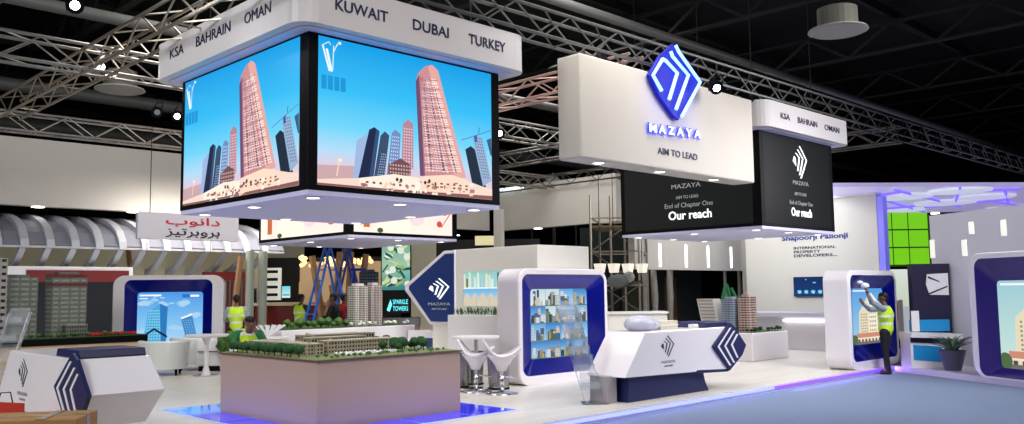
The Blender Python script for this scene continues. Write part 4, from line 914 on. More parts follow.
# ================================================================== SLIT WALL, WRAPPED POSTS, LAMP SHADES, SCAFFOLD
sl=thing('light_slit_fascia','white fascia with four glowing vertical slits under the black cube','fascia',(26,17,2.4))
MB().box(22.15,17,2.40,29.3,17.25,4.4).build('board',CREAM,sl)
for x in (660,686,708,731):
    p=onv(x,256,17); MB().box(p[0]-.06,16.985,2.50,p[0]+.06,17.0,3.25).build('light_slit',mat('slit_glow',(1,1,1),.5,emit=(1,.98,.92),es=2.2),sl)
t=thing('stand_wall','black back wall below the fascia with slits','wall panel',(26,18,0)); MB().box(21.0,18.8,0,28.6,19.0,2.5).build('panel',mat('black_wall',(.06,.08,.07),.8),t); MB().box(26.2,18.77,.4,26.9,18.8,2.2).build('door',mat('wood_door',(.32,.22,.12),.6),t)
t=thing('wall_panel','dark olive recess between the wrapped posts','wall panel',(24,18.5,0)); MB().box(23.6,18.6,0,24.6,18.7,2.4).build('panel',mat('olive_dark',(.18,.19,.09),.8),t)
WRAP=mat('wrapped_post',(.62,.60,.56),.3,noise=.4,nscale=12,bump=.6)
for i,(x,lab) in enumerate([(646,'leftmost'),(655,'second'),(671,'third'),(726,'fourth, slim'),(740,'rightmost, slim')]):
    p=onv(x,270,17.4); r=.11 if i<3 else .07
    pts=[(p[0]+random.uniform(-.03,.03),17.45,z) for z in (0,.5,1,1.5,2,2.41)]
    t=tag(MB().tube(pts,[r*random.uniform(.8,1.15) for _ in pts],8).build('wrapped_post',WRAP,smooth=True),'post wrapped in plastic under the slit fascia, %s of five'%lab,'post')
# the portal end with picture
t=thing('portal_frame','white portal upright with a coloured picture strip behind the model towers','wall panel',(29.6,16.5,0))
MB().box(28.55,16.7,0,30.0,17.0,4.4).build('panel',WMATT,t)
p=Pic(PV(16.69),28.65,29.0,1.3,2.4); p.grad(0,0,1,1,[(0,(.30,.60,.52)),(.3,(.75,.80,.75)),(.6,(.85,.75,.65)),(1,(.25,.30,.25))]); p.rect(0,.3,.6,.45,(.7,.35,.2)); p.build(t)
gp=thing('green_poles','green folded poles standing behind the model towers','poles',(27,15.5,0)); gm=mat('green_pole',(.12,.42,.24),.5)  # poles for the blue-green lines behind the model towers
q=[ond(x,y,26.5) for x,y in ((718,322),(726,284),(737,322),(731,288),(748,322))]
MB().tube([tuple(q[0]),tuple(q[1])],.06,6).build('pole',gm,gp); MB().tube([tuple(q[1]),tuple(q[2])],.06,6).build('pole',gm,gp); MB().tube([tuple(q[3]),tuple(q[4])],.05,6).build('pole',gm,gp)
SH=mat('shade_white',(.95,.93,.88),.5,emit=(1,.96,.88),es=.5)
for i,x in enumerate((600,614,628,642)):
    p=ond(x,268,24.5); lab=('leftmost','second','third','rightmost')[i]
    t=thing('pendant_lamp','white box lampshade over the rear counter, %s of four'%lab,'lamp',tuple(p)); 
    MB().loft([[(p[0]+a*.125,p[1]+b_*.125,p[2]+.12) for a,b_ in ((-1,-1),(1,-1),(1,1),(-1,1))],[(p[0]+a*.09,p[1]+b_*.09,p[2]-.13) for a,b_ in ((-1,-1),(1,-1),(1,1),(-1,1))]]).build('shade',SH,t); MB().tube([(p[0],p[1],p[2]+.12),(p[0],p[1],5)],.01,4).build('cord',STEEL,t)
sc=thing('scaffold_tower','dull metal scaffold tower behind the kiosk and neon sign','scaffold',tuple(ond(615,330,27))[:2]+(0,))
PO=[ond(x,300,D)[:2] for x,D in ((592,26),(640,26),(601,28),(648,28))]; PO+= [ond(612,300,26.3)[:2],ond(626,300,26.3)[:2]]
b=MB()
for p in PO: b.tube([(p[0],p[1],-.12),(p[0],p[1],4.6)],.035,6)
b.build('standards',MATS['truss_warm'],sc); b=MB()
for z in (.9,1.9,2.9,3.9):
    for i,j in ((0,1),(2,3),(0,2),(1,3)): b.tube([(*PO[i],z),(*PO[j],z)],.025,5)
b.build('ledgers',MATS['truss_warm'],sc); b=MB()
for k,z in enumerate((.9,1.9,2.9)): i,j=((0,1),(1,0))[k%2]; b.tube([(*PO[i],z),(*PO[j],z+1)],.022,5); b.tube([(*PO[j+2],z),(*PO[i+2],z+1)],.022,5)
b.build('braces',ALUD,sc)
q0=(PO[0][0],PO[0][1],3.62); MB().loft([[(*PO[i],3.62) for i in (0,1,3,2)],[(*PO[i],3.68) for i in (0,1,3,2)]]).build('deck',mat('scaffold_plank',(.42,.38,.26),.8),sc)
t,PL,zb,zt=panel('stand_wall','dark green-black curtain wall behind the scaffold',580,228,652,335,31,mat('curtain_dark',(.07,.12,.11),.9),.1,z0=0)
t,PL,zb,zt=panel('counter','white counter behind the right desk bundles',608,314,668,345,19,WMATT,.6,'counter','body',z0=0)
MB().loft([[PL(f,zt,o) for f,o in ((-.02,.05),(1.02,.05),(1.02,-.62),(-.02,-.62))],[PL(f,zt+.04,o) for f,o in ((-.02,.05),(1.02,.05),(1.02,-.62),(-.02,-.62))]]).build('top',WHITE,t)
# boom arm with a round unlit head, made up for an unclear grey shape
ba=thing('boom_arm','grey boom arm with a round pale head by the scaffold','lamp',tuple(ond(612,330,24))[:2]+(0,)); q=ond(612,300,24)
MB().tube([(q[0],q[1],0),(q[0],q[1],1.75),tuple(ond(642,281,24))],.04,6).build('arm',ALUD,ba); h=ond(629,277,23.9); MB().blob(tuple(h),.16,2).build('head',mat('boom_head_grey',(.62,.62,.60),.5),ba); h2=ond(618,281,23.9); MB().blob(tuple(h2),.3,2,.1,(1,1,.6)).build('cloth',mat('grey_cloth',(.40,.42,.42),.9),ba)
# ================================================================== RIGHT BACK WALL AND COUNTER
rw=thing('stand_wall','tall white wall with blue and black lettering at the right','wall panel',(26.5,13,0))
MB().box(26.5,11.1,0,26.8,15.62,4.55).build('panel',WMATT,rw)
MB().box(26.35,11.05,4.55,26.8,15.7,4.70).build('cornice',WHITE,rw)
P=PU(26.5); BL=mat('letter_blue',(.10,.22,.55),.5)
text('Shapoorji Pallonji',P,14.27,12.03,3.24,3.46,BL,rw,bold=.03)
for i,s in enumerate(('INTERNATIONAL','PROPERTY','DEVELOPERS...')): text(s,P,13.86,(12.44,12.95,12.40)[i],2.99-.125*i,3.08-.125*i,INK,rw,bold=.02)
nb=thing('screen_panel','blue wall screen with a row of white domes beside the right kiosk','screen',(26.4,13.2,0)); MB().box(26.42,12.55,1.48,26.5,13.88,2.10).build('frame',NAVYSIGN,nb)
p=Pic(PU(26.415),13.86,12.57,1.50,2.08); p.grad(0,0,1,1,[(0,(.03,.16,.38)),(1,(.04,.22,.46))])
for k in range(5): p.disc(.14+.18*k,.78,.06,.09,(.45,.80,.92)); p.rect(.12+.18*k,.80,.17+.18*k,.88,(.7,.9,.95))
p.rect(.30,.10,.34,.14,(.7,.85,.95)); p.rect(.5,.26,.58,.32,(.5,.8,.9)); p.rect(.05,.88,.98,.91,(.15,.4,.6)); p.build(nb)
cr=thing('reception_counter','white counter with a glowing light strip below its top at the right','counter',(23.6,12.4,0))
MB().box(23.2,10.9,0,24.4,14.1,.94).build('body',mat('counter_white',(.80,.79,.82),.4),cr,bevel=.01); MB().box(22.85,10.85,.94,24.6,14.3,1.05).build('top',mat('counter_top_grey',(.74,.72,.78),.4),cr)
a=onu(783,323,23.1); e=onu(826,323,23.1); MB().box(23.1,e[1],.80,23.19,a[1],.86).build('light_strip',mat('strip_white',(1,1,1),.5,emit=(1,1,.98),es=2.5),cr); MB().box(23.15,10.95,.1,23.19,11.15,.9).build('end_panel',mat('wood_end',(.50,.40,.34),.5),cr)
t=thing('violet_column','slim violet lit column at the end of the white wall','column',(26.6,11.0,0)); MB().box(26.5,10.9,0,26.8,11.08,4.5).build('shaft',mat('violet_glow',(.5,.5,.9),.5,emit=(.50,.46,.90),es=.45),t); MB().box(26.45,10.85,0,26.85,11.1,.1).build('base',WHITE,t)
# green glowing wall far right
GR=mat('green_led',(.3,.6,.05),.5,noise=.35,nscale=1.2,emit=(.48,.82,.08),es=.85)
t,PL,zb,zt=panel('green_wall','bright green glowing grid wall at the far right',872,206,931,268,34,GR,.15,z0=2.55)
b=MB()
for f in (0,.33,.62,.98): b.loft([[PL(f,z,.01) for z in (zb,zt)]+[PL(f+.012,z,.01) for z in (zt,zb)],[PL(f,z,.03) for z in (zb,zt)]+[PL(f+.012,z,.03) for z in (zt,zb)]])
for k in range(4): z=zb+(zt-zb)*k/3.4; b.loft([[PL(0,z,.01),PL(1,z,.01),PL(1,z+.05,.01),PL(0,z+.05,.01)],[PL(0,z,.03),PL(1,z,.03),PL(1,z+.05,.03),PL(0,z+.05,.03)]])
b.build('grid',mat('grid_dark',(.15,.30,.05),.5),t)
t,PL,zb,zt=panel('wall_panel','white lit display band below the green wall',872,270,931,330,33,mat('lit_white',(.85,.85,.85),.5,emit=(.80,.82,.82),es=.45),.15,z0=0)
p=Pic(PL,.3,.98,1.0,2.4); p.grad(0,0,1,1,[(0,(.85,.88,.86)),(1,(.75,.80,.70))]); p.disc(.7,.75,.2,.12,(.55,.62,.25)); p.line(.6,.2,.8,.2,.04,(.5,.2,.5)); p.build(t)
# orange bottle totem beside right pod
t,PL,zb,zt=panel('totem','white totem with an orange bottle picture right of the installer',889,300,906,366,20.4,WMATT,.12,'totem','board',z0=-.12)
OR=mat('bottle_orange',(.82,.30,.12),.5)
MB().loft([[PL(f,z,o) for f,z in ((.2,.95),(.6,.95),(.62,1.3),(.5,1.5),(.32,1.5),(.22,1.3))] for o in (.002,.01)]).build('bottle_print',OR,t); MB().loft([[PL(f,z,o) for f,z in ((.42,.6),(.7,.52),(.85,.35),(.7,.28),(.4,.4))] for o in (.002,.01)]).build('dark_print',DARK,t)
# ================================================================== LILAC LIT CANOPY AT FAR RIGHT
zc=4.62; t=thing('lit_canopy','wide lilac lit ceiling panel with glowing strips at the far right','canopy',(30,8,zc))
cor=[onz(x,y,zc)[:2] for x,y in ((833,187),(1120,186),(1120,206),(833,216))]
MB().loft([[(x,y,zc) for x,y in cor],[(x,y,zc+.12) for x,y in cor]]).build('panel',mat('lilac_lit_panel',(.72,.68,.86),.3,noise=.2,nscale=.7,emit=(.70,.66,.84),es=.6),t)  # purple lighting put into the panel's colour and emission
VG=mat('violet_strip',(.5,.4,1),.5,emit=(.50,.42,.95),es=1.0)
for x0,y0,x1,y1 in ((870,196,925,212),(895,190,960,206),(925,207,1010,199),(940,192,1020,189),(955,203,960,188),(985,200,1024,206),(1005,190,1008,203),(850,200,900,192),(880,209,915,206)):
    a=onz(x0,y0,zc-.03); e=onz(x1,y1,zc-.03); MB().tube([tuple(a),tuple(e)],.05,5).build('violet_strip',VG,t)
for x,y,r in ((900,196,1.0),(945,202,1.0),(985,196,.9),(905,209,.7),(960,190,.9),(1000,208,.5)):
    a=onz(x,y,zc); MB().lathe([(0,0),(r,0),(r*.95,-.06),(0,-.10)],tuple(a),20).build('lamp_disc',mat('soft_disc',(.9,.95,.9),.5,emit=(.80,.80,.90),es=.75),t)
for x,y in ((912,214),(935,213),(865,210),(1013,208)): a=onz(x,y,zc); MB().lathe([(0,0),(.16,0),(.16,-.03),(0,-.03)],tuple(a),12).build('downlight',DLIGHT,t)
# ================================================================== RIGHT NEIGHBOUR STAND (turned)
A0=Vector((18.46,5.77)); n2=Vector((dC.y,-dC.x))          # away from the aisle
if n2.x<0: n2=-n2
def CW(a,b_,z): q=A0+Vector((dC.x,dC.y))*a+n2*b_; return (q.x,q.y,z)
def cbx(a0,b0,z0,a1,b1,z1): return MB().loft([[CW(a,b_,z) for a,b_ in ((a0,b0),(a1,b0),(a1,b1),(a0,b1))] for z in (z0,z1)])
struct(cbx(-4.0,-.05,-.119,6,5,0).build('floor',mat('booth_floor',(.82,.80,.86),.35)),'white platform of the right neighbouring stand')
a=ond(929,240,21.5)
WC=mat('lilac_white_wall',(.86,.85,.89),.5,noise=.03)
w=thing('stand_wall','tall lilac white wall behind the right edge kiosk','wall panel',CW(0,1.4,0))
cbx(-2.95,1.3,0,7,1.55,3.38).build('panel',WC,w)
for x,y0,y1 in ((932,240,258),(964,240,256),(971,222,234),(1003,220,236)):
    d=ray(x,y0); # meet the wall plane
    pt=Vector(CW(0,1.295,0)); tt=((pt.x*n2.x+pt.y*n2.y))/(d[0]*n2.x+d[1]*n2.y); q=O_+d*tt; d2=ray(x,y1); q2=O_+d2*(tt); al=(q[0]-A0.x)*dC.x+(q[1]-A0.y)*dC.y
    cbx(al-.07,1.285,q2[2],al+.07,1.3,q[2]).build('slot_light',mat('slot_warm',(1,1,.95),.5,emit=(.90,.89,.84),es=.6),w)
t,PL,zb,zt=panel('navy_panel','dark navy panel with a white logo left of the right edge kiosk',911,264,953,335,19.6,NAVYDK,.2,z0=.62)
hx=[(.40,2.02),(.95,2.04),(.95,1.55),(.44,1.56),(.36,1.8)]
MB().loft([[PL(f,z,o) for f,z in hx] for o in (.002,.01)]).build('logo_plate',WHITE,t)
for pts in (((.42,1.98),(.72,1.86),(.72,1.84),(.42,1.93)),((.42,1.60),(.92,1.76),(.92,1.73),(.42,1.56))): MB().loft([[PL(f,z,o) for f,z in pts] for o in (.011,.016)]).build('logo_bar',INK,t)
t,PL,zb,zt=panel('counter','white counter with sky blue panels beside the spiky plant',910,336,962,368,19.0,WHITE,.5,'counter','body',z0=0)
MB().loft([[PL(f,z,o) for f,z in ((.05,.18),(.62,.12),(.62,.45),(.05,.50))] for o in (.002,.01)]).build('blue_panel',mat('sky_blue_panel',(.12,.55,.80),.4),t)
MB().loft([[PL(f,z,o) for f,z in ((.0,.55),(.9,.50),(.9,.62),(.0,.66))] for o in (.002,.02)]).build('shade_strip',NAVYDK,t)  # dark strip painted for the shaded underside of the top
MB().loft([[PL(f,z,o) for f,z in ((-.02,.66),(1.0,.62),(1.0,.72),(-.02,.76))] for o in (.12,-.5)]).build('top',WHITE,t)
t,PL,zb,zt=panel('blue_ledge','sky blue ledge panel under the navy panel',911,320,950,331,19.5,MATS['sky_blue_panel'],.1,cat='panel'); MB().loft([[PL(f,z,o) for f,z in ((0,zb),(.2,zb),(.2,zt+.2),(0,zt+.2))] for o in (.005,.03)]).build('white_block',WHITE,t)
# spiky plant in a dark pot
q=onz(953,371,-.0); q=ond(953,368,18.4); pt_=thing('potted_plant','spiky grey-green plant in a dark tapered pot by the aisle','plant',(q[0],q[1],-.0)); x,y=q[0],q[1]
MB().lathe([(0,0),(.16,0),(.27,.42),(.24,.42),(.22,.36),(0,.36)],(x,y,0),18).build('pot',mat('pot_dark',(.30,.30,.38),.5),pt_)
b=MB()
for k in range(46):
    a=random.uniform(0,6.28); l=random.uniform(.25,.5); up=random.uniform(.15,.36); dx,dy=c_(a),s_(a); w=.03
    p0=(x+dx*.05,y+dy*.05,.38); p1=(x+dx*l*.5,y+dy*l*.5,.38+up*.8); p2=(x+dx*l,y+dy*l,.38+up)
    b.loft([[(p0[0]-dy*w,p0[1]+dx*w,p0[2]),(p0[0]+dy*w,p0[1]-dx*w,p0[2]),(p0[0],p0[1],p0[2]-.02)],[(p1[0]-dy*w,p1[1]+dx*w,p1[2]),(p1[0]+dy*w,p1[1]-dx*w,p1[2]),(p1[0],p1[1],p1[2]-.02)],[(p2[0]-dy*.002,p2[1]+dx*.002,p2[2]),(p2[0]+dy*.002,p2[1]-dx*.002,p2[2]),(p2[0],p2[1],p2[2]-.004)]])
b.build('leaves',mat('spiky_leaf',(.42,.52,.42),.6,noise=.4,nscale=10),pt_)
# ================================================================== LADDERS
def stepladder(x0,D,h,label,m,spread=.9,w=.5,rz=0.6):
    q=ond(x0,330,D); t=thing('step_ladder',label,'ladder',(q[0],q[1],0),rz=rz); M=t.matrix_basis
    def W(x,y,z): return tuple(M@Vector((x,y,z)))
    for sy,nm in ((-1,'front_frame'),(1,'rear_frame')):
        b=MB()
        for sx in (-1,1): b.tube([W(sx*w/2,sy*spread,0),W(sx*w/2*.55,0,h)],.035,4)
        n=int(h/.3)
        for k in range(1,n):
            f=k*.3/h; ww=w/2*(1-.45*f); yy=sy*spread*(1-f)
            if sy<0 or k%2==0: b.tube([W(-ww,yy,k*.3),W(ww,yy,k*.3)],.025,4)
        b.build(nm,m,t)
    MB().loft([[W(x,y,z) for x,y in ((-.17,-.1),(.17,-.1),(.17,.1),(-.17,.1))] for z in (h-.02,h+.05)]).build('top_cap',m,t)
    return t
LB=mat('ladder_blue',(.20,.46,.88),.45); LN=mat('ladder_navy',(.14,.24,.62),.45)
stepladder(327,24,3.05,'tall bright blue step ladder left of the white model towers',LB,.80,.55,-1.65)
stepladder(347,25.3,2.98,'tall blue step ladder opening to the right behind the model towers',LN,.75,.5,-1.75)
stepladder(358,22.9,2.35,'shorter dark blue step ladder right behind the white model towers',LN,.35,.5,-1.2)
# ================================================================== PEOPLE
SKIN=mat('skin_brown',(.45,.30,.22),.55); HAIR=mat('hair_black',(.04,.035,.035),.7); TRO=mat('trousers_dark',(.07,.075,.10),.8); SHOE=mat('shoe_black',(.04,.04,.045),.5)
def vest_mat():
    m=bpy.data.materials.new('hi_vis_vest'); m.use_nodes=True; nt=m.node_tree; b=nt.nodes['Principled BSDF']
    tc=nt.nodes.new('ShaderNodeTexCoord'); sp=nt.nodes.new('ShaderNodeSeparateXYZ'); nt.links.new(tc.outputs['Object'],sp.inputs[0])
    prev=None
    for z in (1.08,1.24):
        s1=nt.nodes.new('ShaderNodeMath'); s1.operation='SUBTRACT'; s1.inputs[1].default_value=z; nt.links.new(sp.outputs[2],s1.inputs[0])
        a=nt.nodes.new('ShaderNodeMath'); a.operation='ABSOLUTE'; nt.links.new(s1.outputs[0],a.inputs[0])
        l=nt.nodes.new('ShaderNodeMath'); l.operation='LESS_THAN'; l.inputs[1].default_value=.026; nt.links.new(a.outputs[0],l.inputs[0])
        if prev: mx=nt.nodes.new('ShaderNodeMath'); mx.operation='MAXIMUM'; nt.links.new(prev.outputs[0],mx.inputs[0]); nt.links.new(l.outputs[0],mx.inputs[1]); prev=mx
        else: prev=l
    c=nt.nodes.new('ShaderNodeMix'); c.data_type='RGBA'; c.inputs[6].default_value=(*lin((.78,.92,.16)),1); c.inputs[7].default_value=(*lin((.86,.88,.84)),1)
    nt.links.new(prev.outputs[0],c.inputs[0]); nt.links.new(c.outputs[2],b.inputs['Base Color']); b.inputs['Roughness'].default_value=.7
    nt.links.new(c.outputs[2],b.inputs['Emission Color']); b.inputs['Emission Strength'].default_value=0.0
    return m
HIVIS=vest_mat()
def capsules(segs, vox, name, m, parent, smooth=4):
    """tapered limbs fused into ONE continuous skin"""
    M=parent.matrix_basis; b=MB()
    for p0,r0,p1,r1 in segs:
        p0=Vector(p0);p1=Vector(p1); d=p1-p0; L=d.length
        if L<1e-5: b.blob(tuple(p0),r0,2); continue
        d.normalize(); a=d.orthogonal().normalized(); c=d.cross(a); rings=[]; n=12
        prof=[(-r0*.999,r0*.05),(-r0*.7,r0*.71),(0,r0),(L*.33,r0+(r1-r0)*.33),(L*.66,r0+(r1-r0)*.66),(L,r1),(L+r1*.7,r1*.71),(L+r1*.999,r1*.05)]
        for o,r in prof: rings.append([p0+d*o+(a*c_(2*math.pi*k/n)+c*s_(2*math.pi*k/n))*r for k in range(n)])
        b.loft(rings)
    b.xform(M); o=b.build(name,m,parent,smooth=True)
    r=o.modifiers.new('fuse','REMESH'); r.mode='VOXEL'; r.voxel_size=vox; r.use_smooth_shade=True
    s=o.modifiers.new('soften','SMOOTH'); s.factor=.5; s.iterations=smooth
    return o
def person(label,loc,rz,arms,lean=0,seated=False,top='vest',shirt=(.75,.75,.78),headturn=0,step=.0,vox=.012,headtilt=0,trous=TRO,legs=True,scale=1,bag=None):
    """local frame: the person faces +y, x to their right"""
    t=thing('person',label,'person',loc,rz=rz); t.scale=(scale,)*3; t.matrix_basis=Matrix.Translation(Vector(loc))@Matrix.Rotation(rz,4,'Z')
    hz=.93 if not seated else .62
    hip=Vector((0,0,hz)); 
    def up(q,dx=0): return hip+Vector((dx,math.sin(lean)*q,math.cos(lean)*q))
    chest=up(.36); neck=up(.53); head=up(.70 if not seated else .655)+Vector((0,.03+.02*headtilt+(.05 if seated else 0),0))
    sh={s:up(.47,s*.19) for s in (-1,1)}
    segs=[(hip,.125,up(.18),.115),(up(.18),.115,chest,.14),(up(.30,-.07),.10,up(.45,-.10),.075),(up(.30,.07),.10,up(.45,.10),.075),(chest,.13,up(.46),.07),(up(.45),.065,head-Vector((0,0,.07)),.052)]
    # head, jaw, nose, ears
    segs+=[(head+Vector((0,-.012,.02)),.092,head+Vector((0,.012,.0)),.084),(head,.078,head+Vector((0,.035,-.075)),.048)]
    hd=Matrix.Rotation(headturn,3,'Z')
    segs+=[(head+hd@Vector((0,.08,.0)),.012,head+hd@Vector((0,.108,-.028)),.016),(head+hd@Vector((.086,.0,-.01)),.012,head+hd@Vector((.09,-.008,.02)),.017),(head+hd@Vector((-.086,.0,-.01)),.012,head+hd@Vector((-.09,-.008,.02)),.017)]
    segs+=[(head+hd@Vector((-.02,.088,-.058)),.011,head+hd@Vector((.02,.088,-.058)),.011)]
    shirtseg=[(hip,.145,up(.18),.135),(up(.18),.135,chest,.158),(up(.30,-.08),.118,up(.455,-.11),.09),(up(.30,.08),.118,up(.455,.11),.09),(chest,.148,up(.47),.085)]
    for s in (-1,1):
        el,wr,hand=[Vector(q) for q in arms[s]]
        segs+=[(up(.455,s*.13),.06,sh[s],.056),(sh[s],.054,el,.042),(el,.042,wr,.028),(wr,.028,wr+(hand-wr)*.5,.034)]
        shirtseg+=[(up(.455,s*.12),.075,sh[s],.07),(sh[s],.069,el,.056)]
        if top!='tee': shirtseg+=[(el,.056,wr-(wr-el)*.08,.040)]
        d=(hand-wr).normalized(); ax=d.cross(Vector((0,1,0))) if abs(d.y)<.9 else d.cross(Vector((0,0,1))); ax.normalize(); nn=ax.cross(d)
        pal=wr+d*.045
        segs+=[(pal-ax*.022,.021,pal+d*.04-ax*.024,.018),(pal+ax*.022,.021,pal+d*.04+ax*.024,.018)]
        for k,(off,l) in enumerate(((-.036,.062),(-.012,.078),(.012,.074),(.036,.056))):
            f0=pal+d*.05+ax*off; f1=f0+d*l*.55+nn*.008+ax*off*.15; f2=f1+d*l*.35+nn*.025
            segs+=[(f0,.0115,f1,.0105),(f1,.0105,f2,.009)]
        th0=pal-ax*.03*1; th1=th0-ax*.03+d*.025+nn*.012; th2=th1+d*.03-ax*.006+nn*.012
        segs+=[(th0,.014,th1,.012),(th1,.012,th2,.010)]
    tro=[(hip+Vector((-.02,0,.02)),.13,hip+Vector((.02,0,.02)),.13)]; shoes=[]
    for s in (-1,1):
        h0=hip+Vector((s*.09,0,-.04))
        if seated: kn=h0+Vector((s*.05,.42,.02)); an=Vector((s*.13,.46,.09))
        else: kn=Vector((s*.11,.03+s*step*.4,.50)); an=Vector((s*.13,s*step,.085))
        to=an+Vector((s*.02,.15,-.05))
        segs+=[(h0,.092,kn,.056),(kn,.056,kn+(an-kn)*.3+Vector((0,-.012,0)),.055),(kn+(an-kn)*.3,.053,an,.036),(an,.036,to,.030)]
        tro+=[(h0,.112,kn,.074),(kn,.074,an+Vector((0,0,.02)),.056)]
        shoes+=[(an+Vector((0,-.03,-.035)),.045,to+Vector((0,.0,.0)),.04)]
    body=capsules(segs,vox,'body',SKIN,t)
    sc_=capsules(shirtseg,vox*1.3,'shirt',mat('shirt_%02d%02d%02d'%tuple(int(99*q) for q in shirt),shirt,.8,bump=.2,nscale=20),t)
    capsules(tro,vox*1.3,'trousers',trous,t)
    for k in (0,1): capsules([shoes[k]],.01,'shoe',SHOE,t,2)
    if top=='vest':
        capsules([(up(.02),.158,up(.18),.152),(up(.18),.152,chest,.172),(up(.30,-.085),.13,up(.44,-.10),.105),(up(.30,.085),.13,up(.44,.10),.105)],vox*1.3,'vest',HIVIS,t)
    # hair: cap over the skull, face left free
    capsules([(head+Vector((0,-.022,.038)),.092,head+hd@Vector((0,.018,.048)),.082),(head+hd@Vector((0,-.04,.0)),.075,head+hd@Vector((0,-.045,-.03)),.055)],vox,'hair',HAIR,t,2)
    for s in (-1,1):
        q=head+hd@Vector((s*.032,.088,.012)); MB().blob(tuple(q),.012,2).xform(t.matrix_basis).build('eye',mat('eye_dark',(.08,.06,.05),.2),t,smooth=True)
        MB().tube([tuple(head+hd@Vector((s*.018,.094,.034))),tuple(head+hd@Vector((s*.05,.084,.034)))],.006,5).xform(t.matrix_basis).build('eyebrow',HAIR,t)
    if bag: capsules([(up(.2)+Vector((0,-.2,0)),.12,up(.40)+Vector((0,-.2,0)),.10)],.015,'backpack',bag,t)
    return t
# installer facing the kiosk (away from us, turned right), arms up to the left
IN=onz(888,374,-.12); rz=math.radians(8)
inst=person('installer in a yellow vest standing on the carpet, arms raised to the right kiosk',(IN[0],IN[1],-.12),rz,
  {-1:[(-.44,.14,1.54),(-.66,.16,1.74),(-.73,.16,1.82)],1:[(.02,.32,1.38),(-.26,.38,1.52),(-.35,.38,1.57)]},lean=-.04,shirt=(.55,.60,.66),step=.05,vox=.009,headtilt=1,scale=1.03)
# cloth in his hand
h=inst.matrix_basis@Vector((-.78,.17,1.90)); 
cl=thing('cleaning_cloth','white crumpled cloth held in the raised hand of the installer','cloth',tuple(h))
b=MB(); b.blob((h.x,h.y,h.z),.10,3,.18,(1.1,.7,.6)); b.blob((h.x-.10,h.y+.06,h.z+.07),.07,3,.2,(1.2,.7,.5)); b.build('cloth',mat('cloth_white',(.85,.86,.9),.9),cl,smooth=True)
down=lambda q=0:{-1:[(-.26,.02,1.15),(-.22,.16,.93),(-.20,.22,.86)],1:[(.26,.02,1.15),(.22,.16,.93),(.20,.22,.86)]}
fwd=lambda: {-1:[(-.27,.08,1.15),(-.18,.32,1.12),(-.15,.40,1.12)],1:[(.27,.08,1.15),(.18,.32,1.12),(.15,.40,1.12)]}
face_away=YAW-math.pi/2
p=ond(236,340,21.4); person('man in a yellow vest seen from behind, standing right of the left kiosk',(p[0],p[1],0),face_away+.25,fwd(),shirt=(.62,.66,.70),vox=.014)
p=ond(300,340,24.2); person('man in a yellow vest standing behind the white counter, left of the ladder',(p[0],p[1],0),face_away-.5,fwd(),shirt=(.16,.18,.22),vox=.014)
p=ond(334,340,23.2); person('man in a black shirt standing between the two blue ladders',(p[0],p[1],0),face_away+1.4,fwd(),top='shirt',shirt=(.08,.08,.09),vox=.014)
p=ond(343,340,23.6); person('man in a red shirt half hidden behind the man in black',(p[0],p[1],0),face_away-.8,fwd(),top='shirt',shirt=(.62,.14,.14),vox=.014,scale=.95)
p=ond(247,345,15.3)
sm=person('seated man in a yellow and green vest, head on hand, behind the beige plinth',(p[0],p[1],0),face_away+math.pi+.5,{-1:[(-.28,.30,.86),(-.09,.30,1.10),(-.06,.26,1.17)],1:[(.30,.24,.88),(.18,.42,.90),(.08,.46,.92)]},lean=.22,seated=True,shirt=(.10,.42,.22),vox=.011,scale=1.06)
# chair for the seated man
t=thing('side_chair','white side chair under the seated man','chair',(p[0],p[1],0),rz=face_away+math.pi+.5); M=t.matrix_basis
MB().box(-.24,-.24,.43,.24,.24,.47).xform(M).build('seat',WHITE,t,bevel=.01); MB().box(-.24,-.30,.47,.24,-.26,.9).xform(M).build('backrest',WHITE,t,bevel=.01)
for x in (-.21,.21):
    for y in (-.26,.21): MB().tube([(x,y,0),(x,y,.44)],.018,6).xform(M).build('leg',CHROME,t)
# white flower shaped paper / napkin stand behind seated man
q=ond(268,328,18.5); t=thing('folded_paper','white folded paper fan standing on a round table behind the seated man','paper',(q[0],q[1],0))
MB().lathe([(0,.83),(.45,.83),(.45,.86),(0,.86)],(q[0],q[1],0),24).build('table_top',WHITE,t); MB().lathe([(.05,0),(.05,.83),(0,.83)],(q[0],q[1],0),12).build('table_leg',WHITE,t)
b=MB()
for k in range(6): a=-1+k*.4; b.faces([(q[0],q[1],.86),(q[0]+.28*math.sin(a),q[1]-.28*math.sin(a),1.12),(q[0]+.28*math.sin(a+.3),q[1]-.28*math.sin(a+.3),1.10)],[(0,1,2)])
b.build('paper',WHITE,t)
# green potted plant left of seated man
q=ond(230,338,20.4); t=thing('potted_shrub','green leafy shrub in a white pot beside the man in the yellow vest','plant',(q[0],q[1],0))
MB().lathe([(0,0),(.2,0),(.28,.5),(.24,.5),(0,.46)],(q[0],q[1],0),18).build('pot',WHITE,t)
b=MB(); 
for k in range(14): b.blob((q[0]+random.uniform(-.28,.28),q[1]+random.uniform(-.28,.28),random.uniform(.5,.82)),random.uniform(.10,.17),2,.2)
b.build('foliage',LEAF2,t)
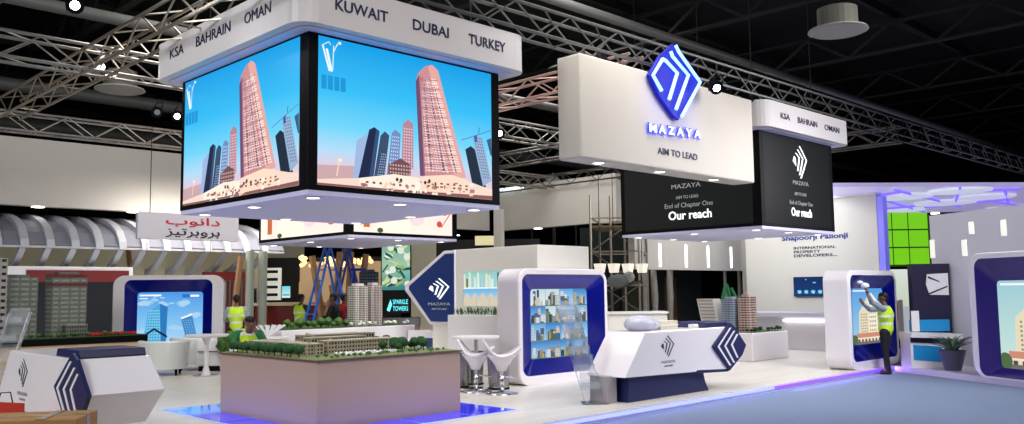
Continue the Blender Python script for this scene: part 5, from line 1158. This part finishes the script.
# ================================================================== LIGHT
def area(loc,aim,size,power,color=(1,1,1),sy=None,name='hall_key_fill',spread=None):
    l=bpy.data.lights.new(name,'AREA'); l.energy=power; l.color=color; l.size=size
    if sy: l.shape='RECTANGLE'; l.size_y=sy
    if spread: l.spread=spread
    o=bpy.data.objects.new(name,l); COL.objects.link(o); o.location=loc; o.rotation_euler=(Vector(aim)-Vector(loc)).to_track_quat('-Z','Y').to_euler(); return o
def spot(loc,power,size=1.9,color=(1,.98,.95),name='downlight_lamp',aim=None,soft=.08):
    l=bpy.data.lights.new(name,'SPOT'); l.energy=power; l.spot_size=size; l.spot_blend=.8; l.shadow_soft_size=soft; l.color=color
    o=bpy.data.objects.new(name,l); COL.objects.link(o); o.location=loc
    if aim: o.rotation_euler=(Vector(aim)-Vector(loc)).to_track_quat('-Z','Y').to_euler()
    return o
K=1.0
# key inferred from the left, then unseen fills added over the stands
area((-6,10,9),(8,12,1.5),5,1450*K,(.96,.97,1))
area((2,-4,9.5),(12,10,1),5,260*K,(1,.96,.90))
area((6,3.5,8.2),(7.5,11,0),3,90,(1,.95,.90),spread=1.5)
area((16,3,6.8),(16.5,11,0),4,200,(1,.98,.97),spread=1.6)
area((11,8.9,8.6),(13,16,0),4,340,(1,.98,.96),spread=1.9)
area((12,-1,9.0),(14.5,3,0),5,200*K,(.90,.93,1),spread=1.6)
area((8,16,9.2),(9,18,0),4,330*K,(1,.97,.92))
area((20,19,9.2),(22,17,0),4,450*K,(1,.97,.94))
for cu,cv in ((5.81,9.57),(16.53,9.33),(11.01,16.4)):
    for a in (.3,1.7,3.05):
        for b_ in (.3,1.9,3.4):
            if a==1.7 and b_==1.9: continue
            spot((cu+a,cv+b_,2.97),38)
for u in (11.1,12.8,14.55): spot((u,9.3,3.83),45)
# area fills added to brighten dim walls and stands, no fixtures there
area((24.6,13,4.3),(26.6,13,2.2),.4,60,(.97,.97,1),3.5,'wall_fill')
area((21,12,5.2),(21,12,0),3,180,(.95,.96,1),3,'booth_fill')
area((8.6,23.6,1.2),(9.2,25.6,3.2),4,35,(.95,.95,1),2,'booth_fill')
area((25.5,14.4,4.9),(25.5,17,3.0),5,90,(1,.99,.97),.6,'booth_fill')
area((12,24.3,4.2),(12,27,1),5,140,(1,.93,.84),1,'booth_fill')
area((22.5,3.5,5.2),(18.5,4.5,1.2),3,560,(.93,.91,1),3,'booth_fill')
# violet/blue strip glow on the carpet
area((9.5,8.05,-.05),(9.5,6,-.12),10,5,(.25,.22,1),.06,'strip_glow')
area((18,8.05,-.05),(18,6,-.12),6,14,(.45,.25,1),.06,'strip_glow')
# blue glow rising from the lit floor tiles
area((7.4,9.6,.03),(7.4,9.6,2),2.6,4,(.15,.2,1),.4,'tile_glow')
area((5.9,11.3,.03),(5.9,11.3,2),.4,5,(.15,.2,1),2.6,'tile_glow')
# blue spill of the neon diamond
area((12.9,8.80,5.4),(12.9,9.1,5.3),1.3,7,(.12,.16,1),1.2,'neon_glow')
# kiosk inner lights
area((12.8,11.5,2.0),(12.8,11.7,1.0),2.0,4,(.2,.25,1),.1,'kiosk_light')
w=bpy.data.worlds.new('world'); bpy.context.scene.world=w; w.use_nodes=True; bg=w.node_tree.nodes['Background']; bg.inputs[0].default_value=(.55,.60,.70,1); bg.inputs[1].default_value=.05
sc=bpy.context.scene; sc.view_settings.view_transform='Standard'; sc.view_settings.look='None'; sc.view_settings.gamma=1; sc.view_settings.use_curve_mapping=False; sc.view_settings.exposure=0
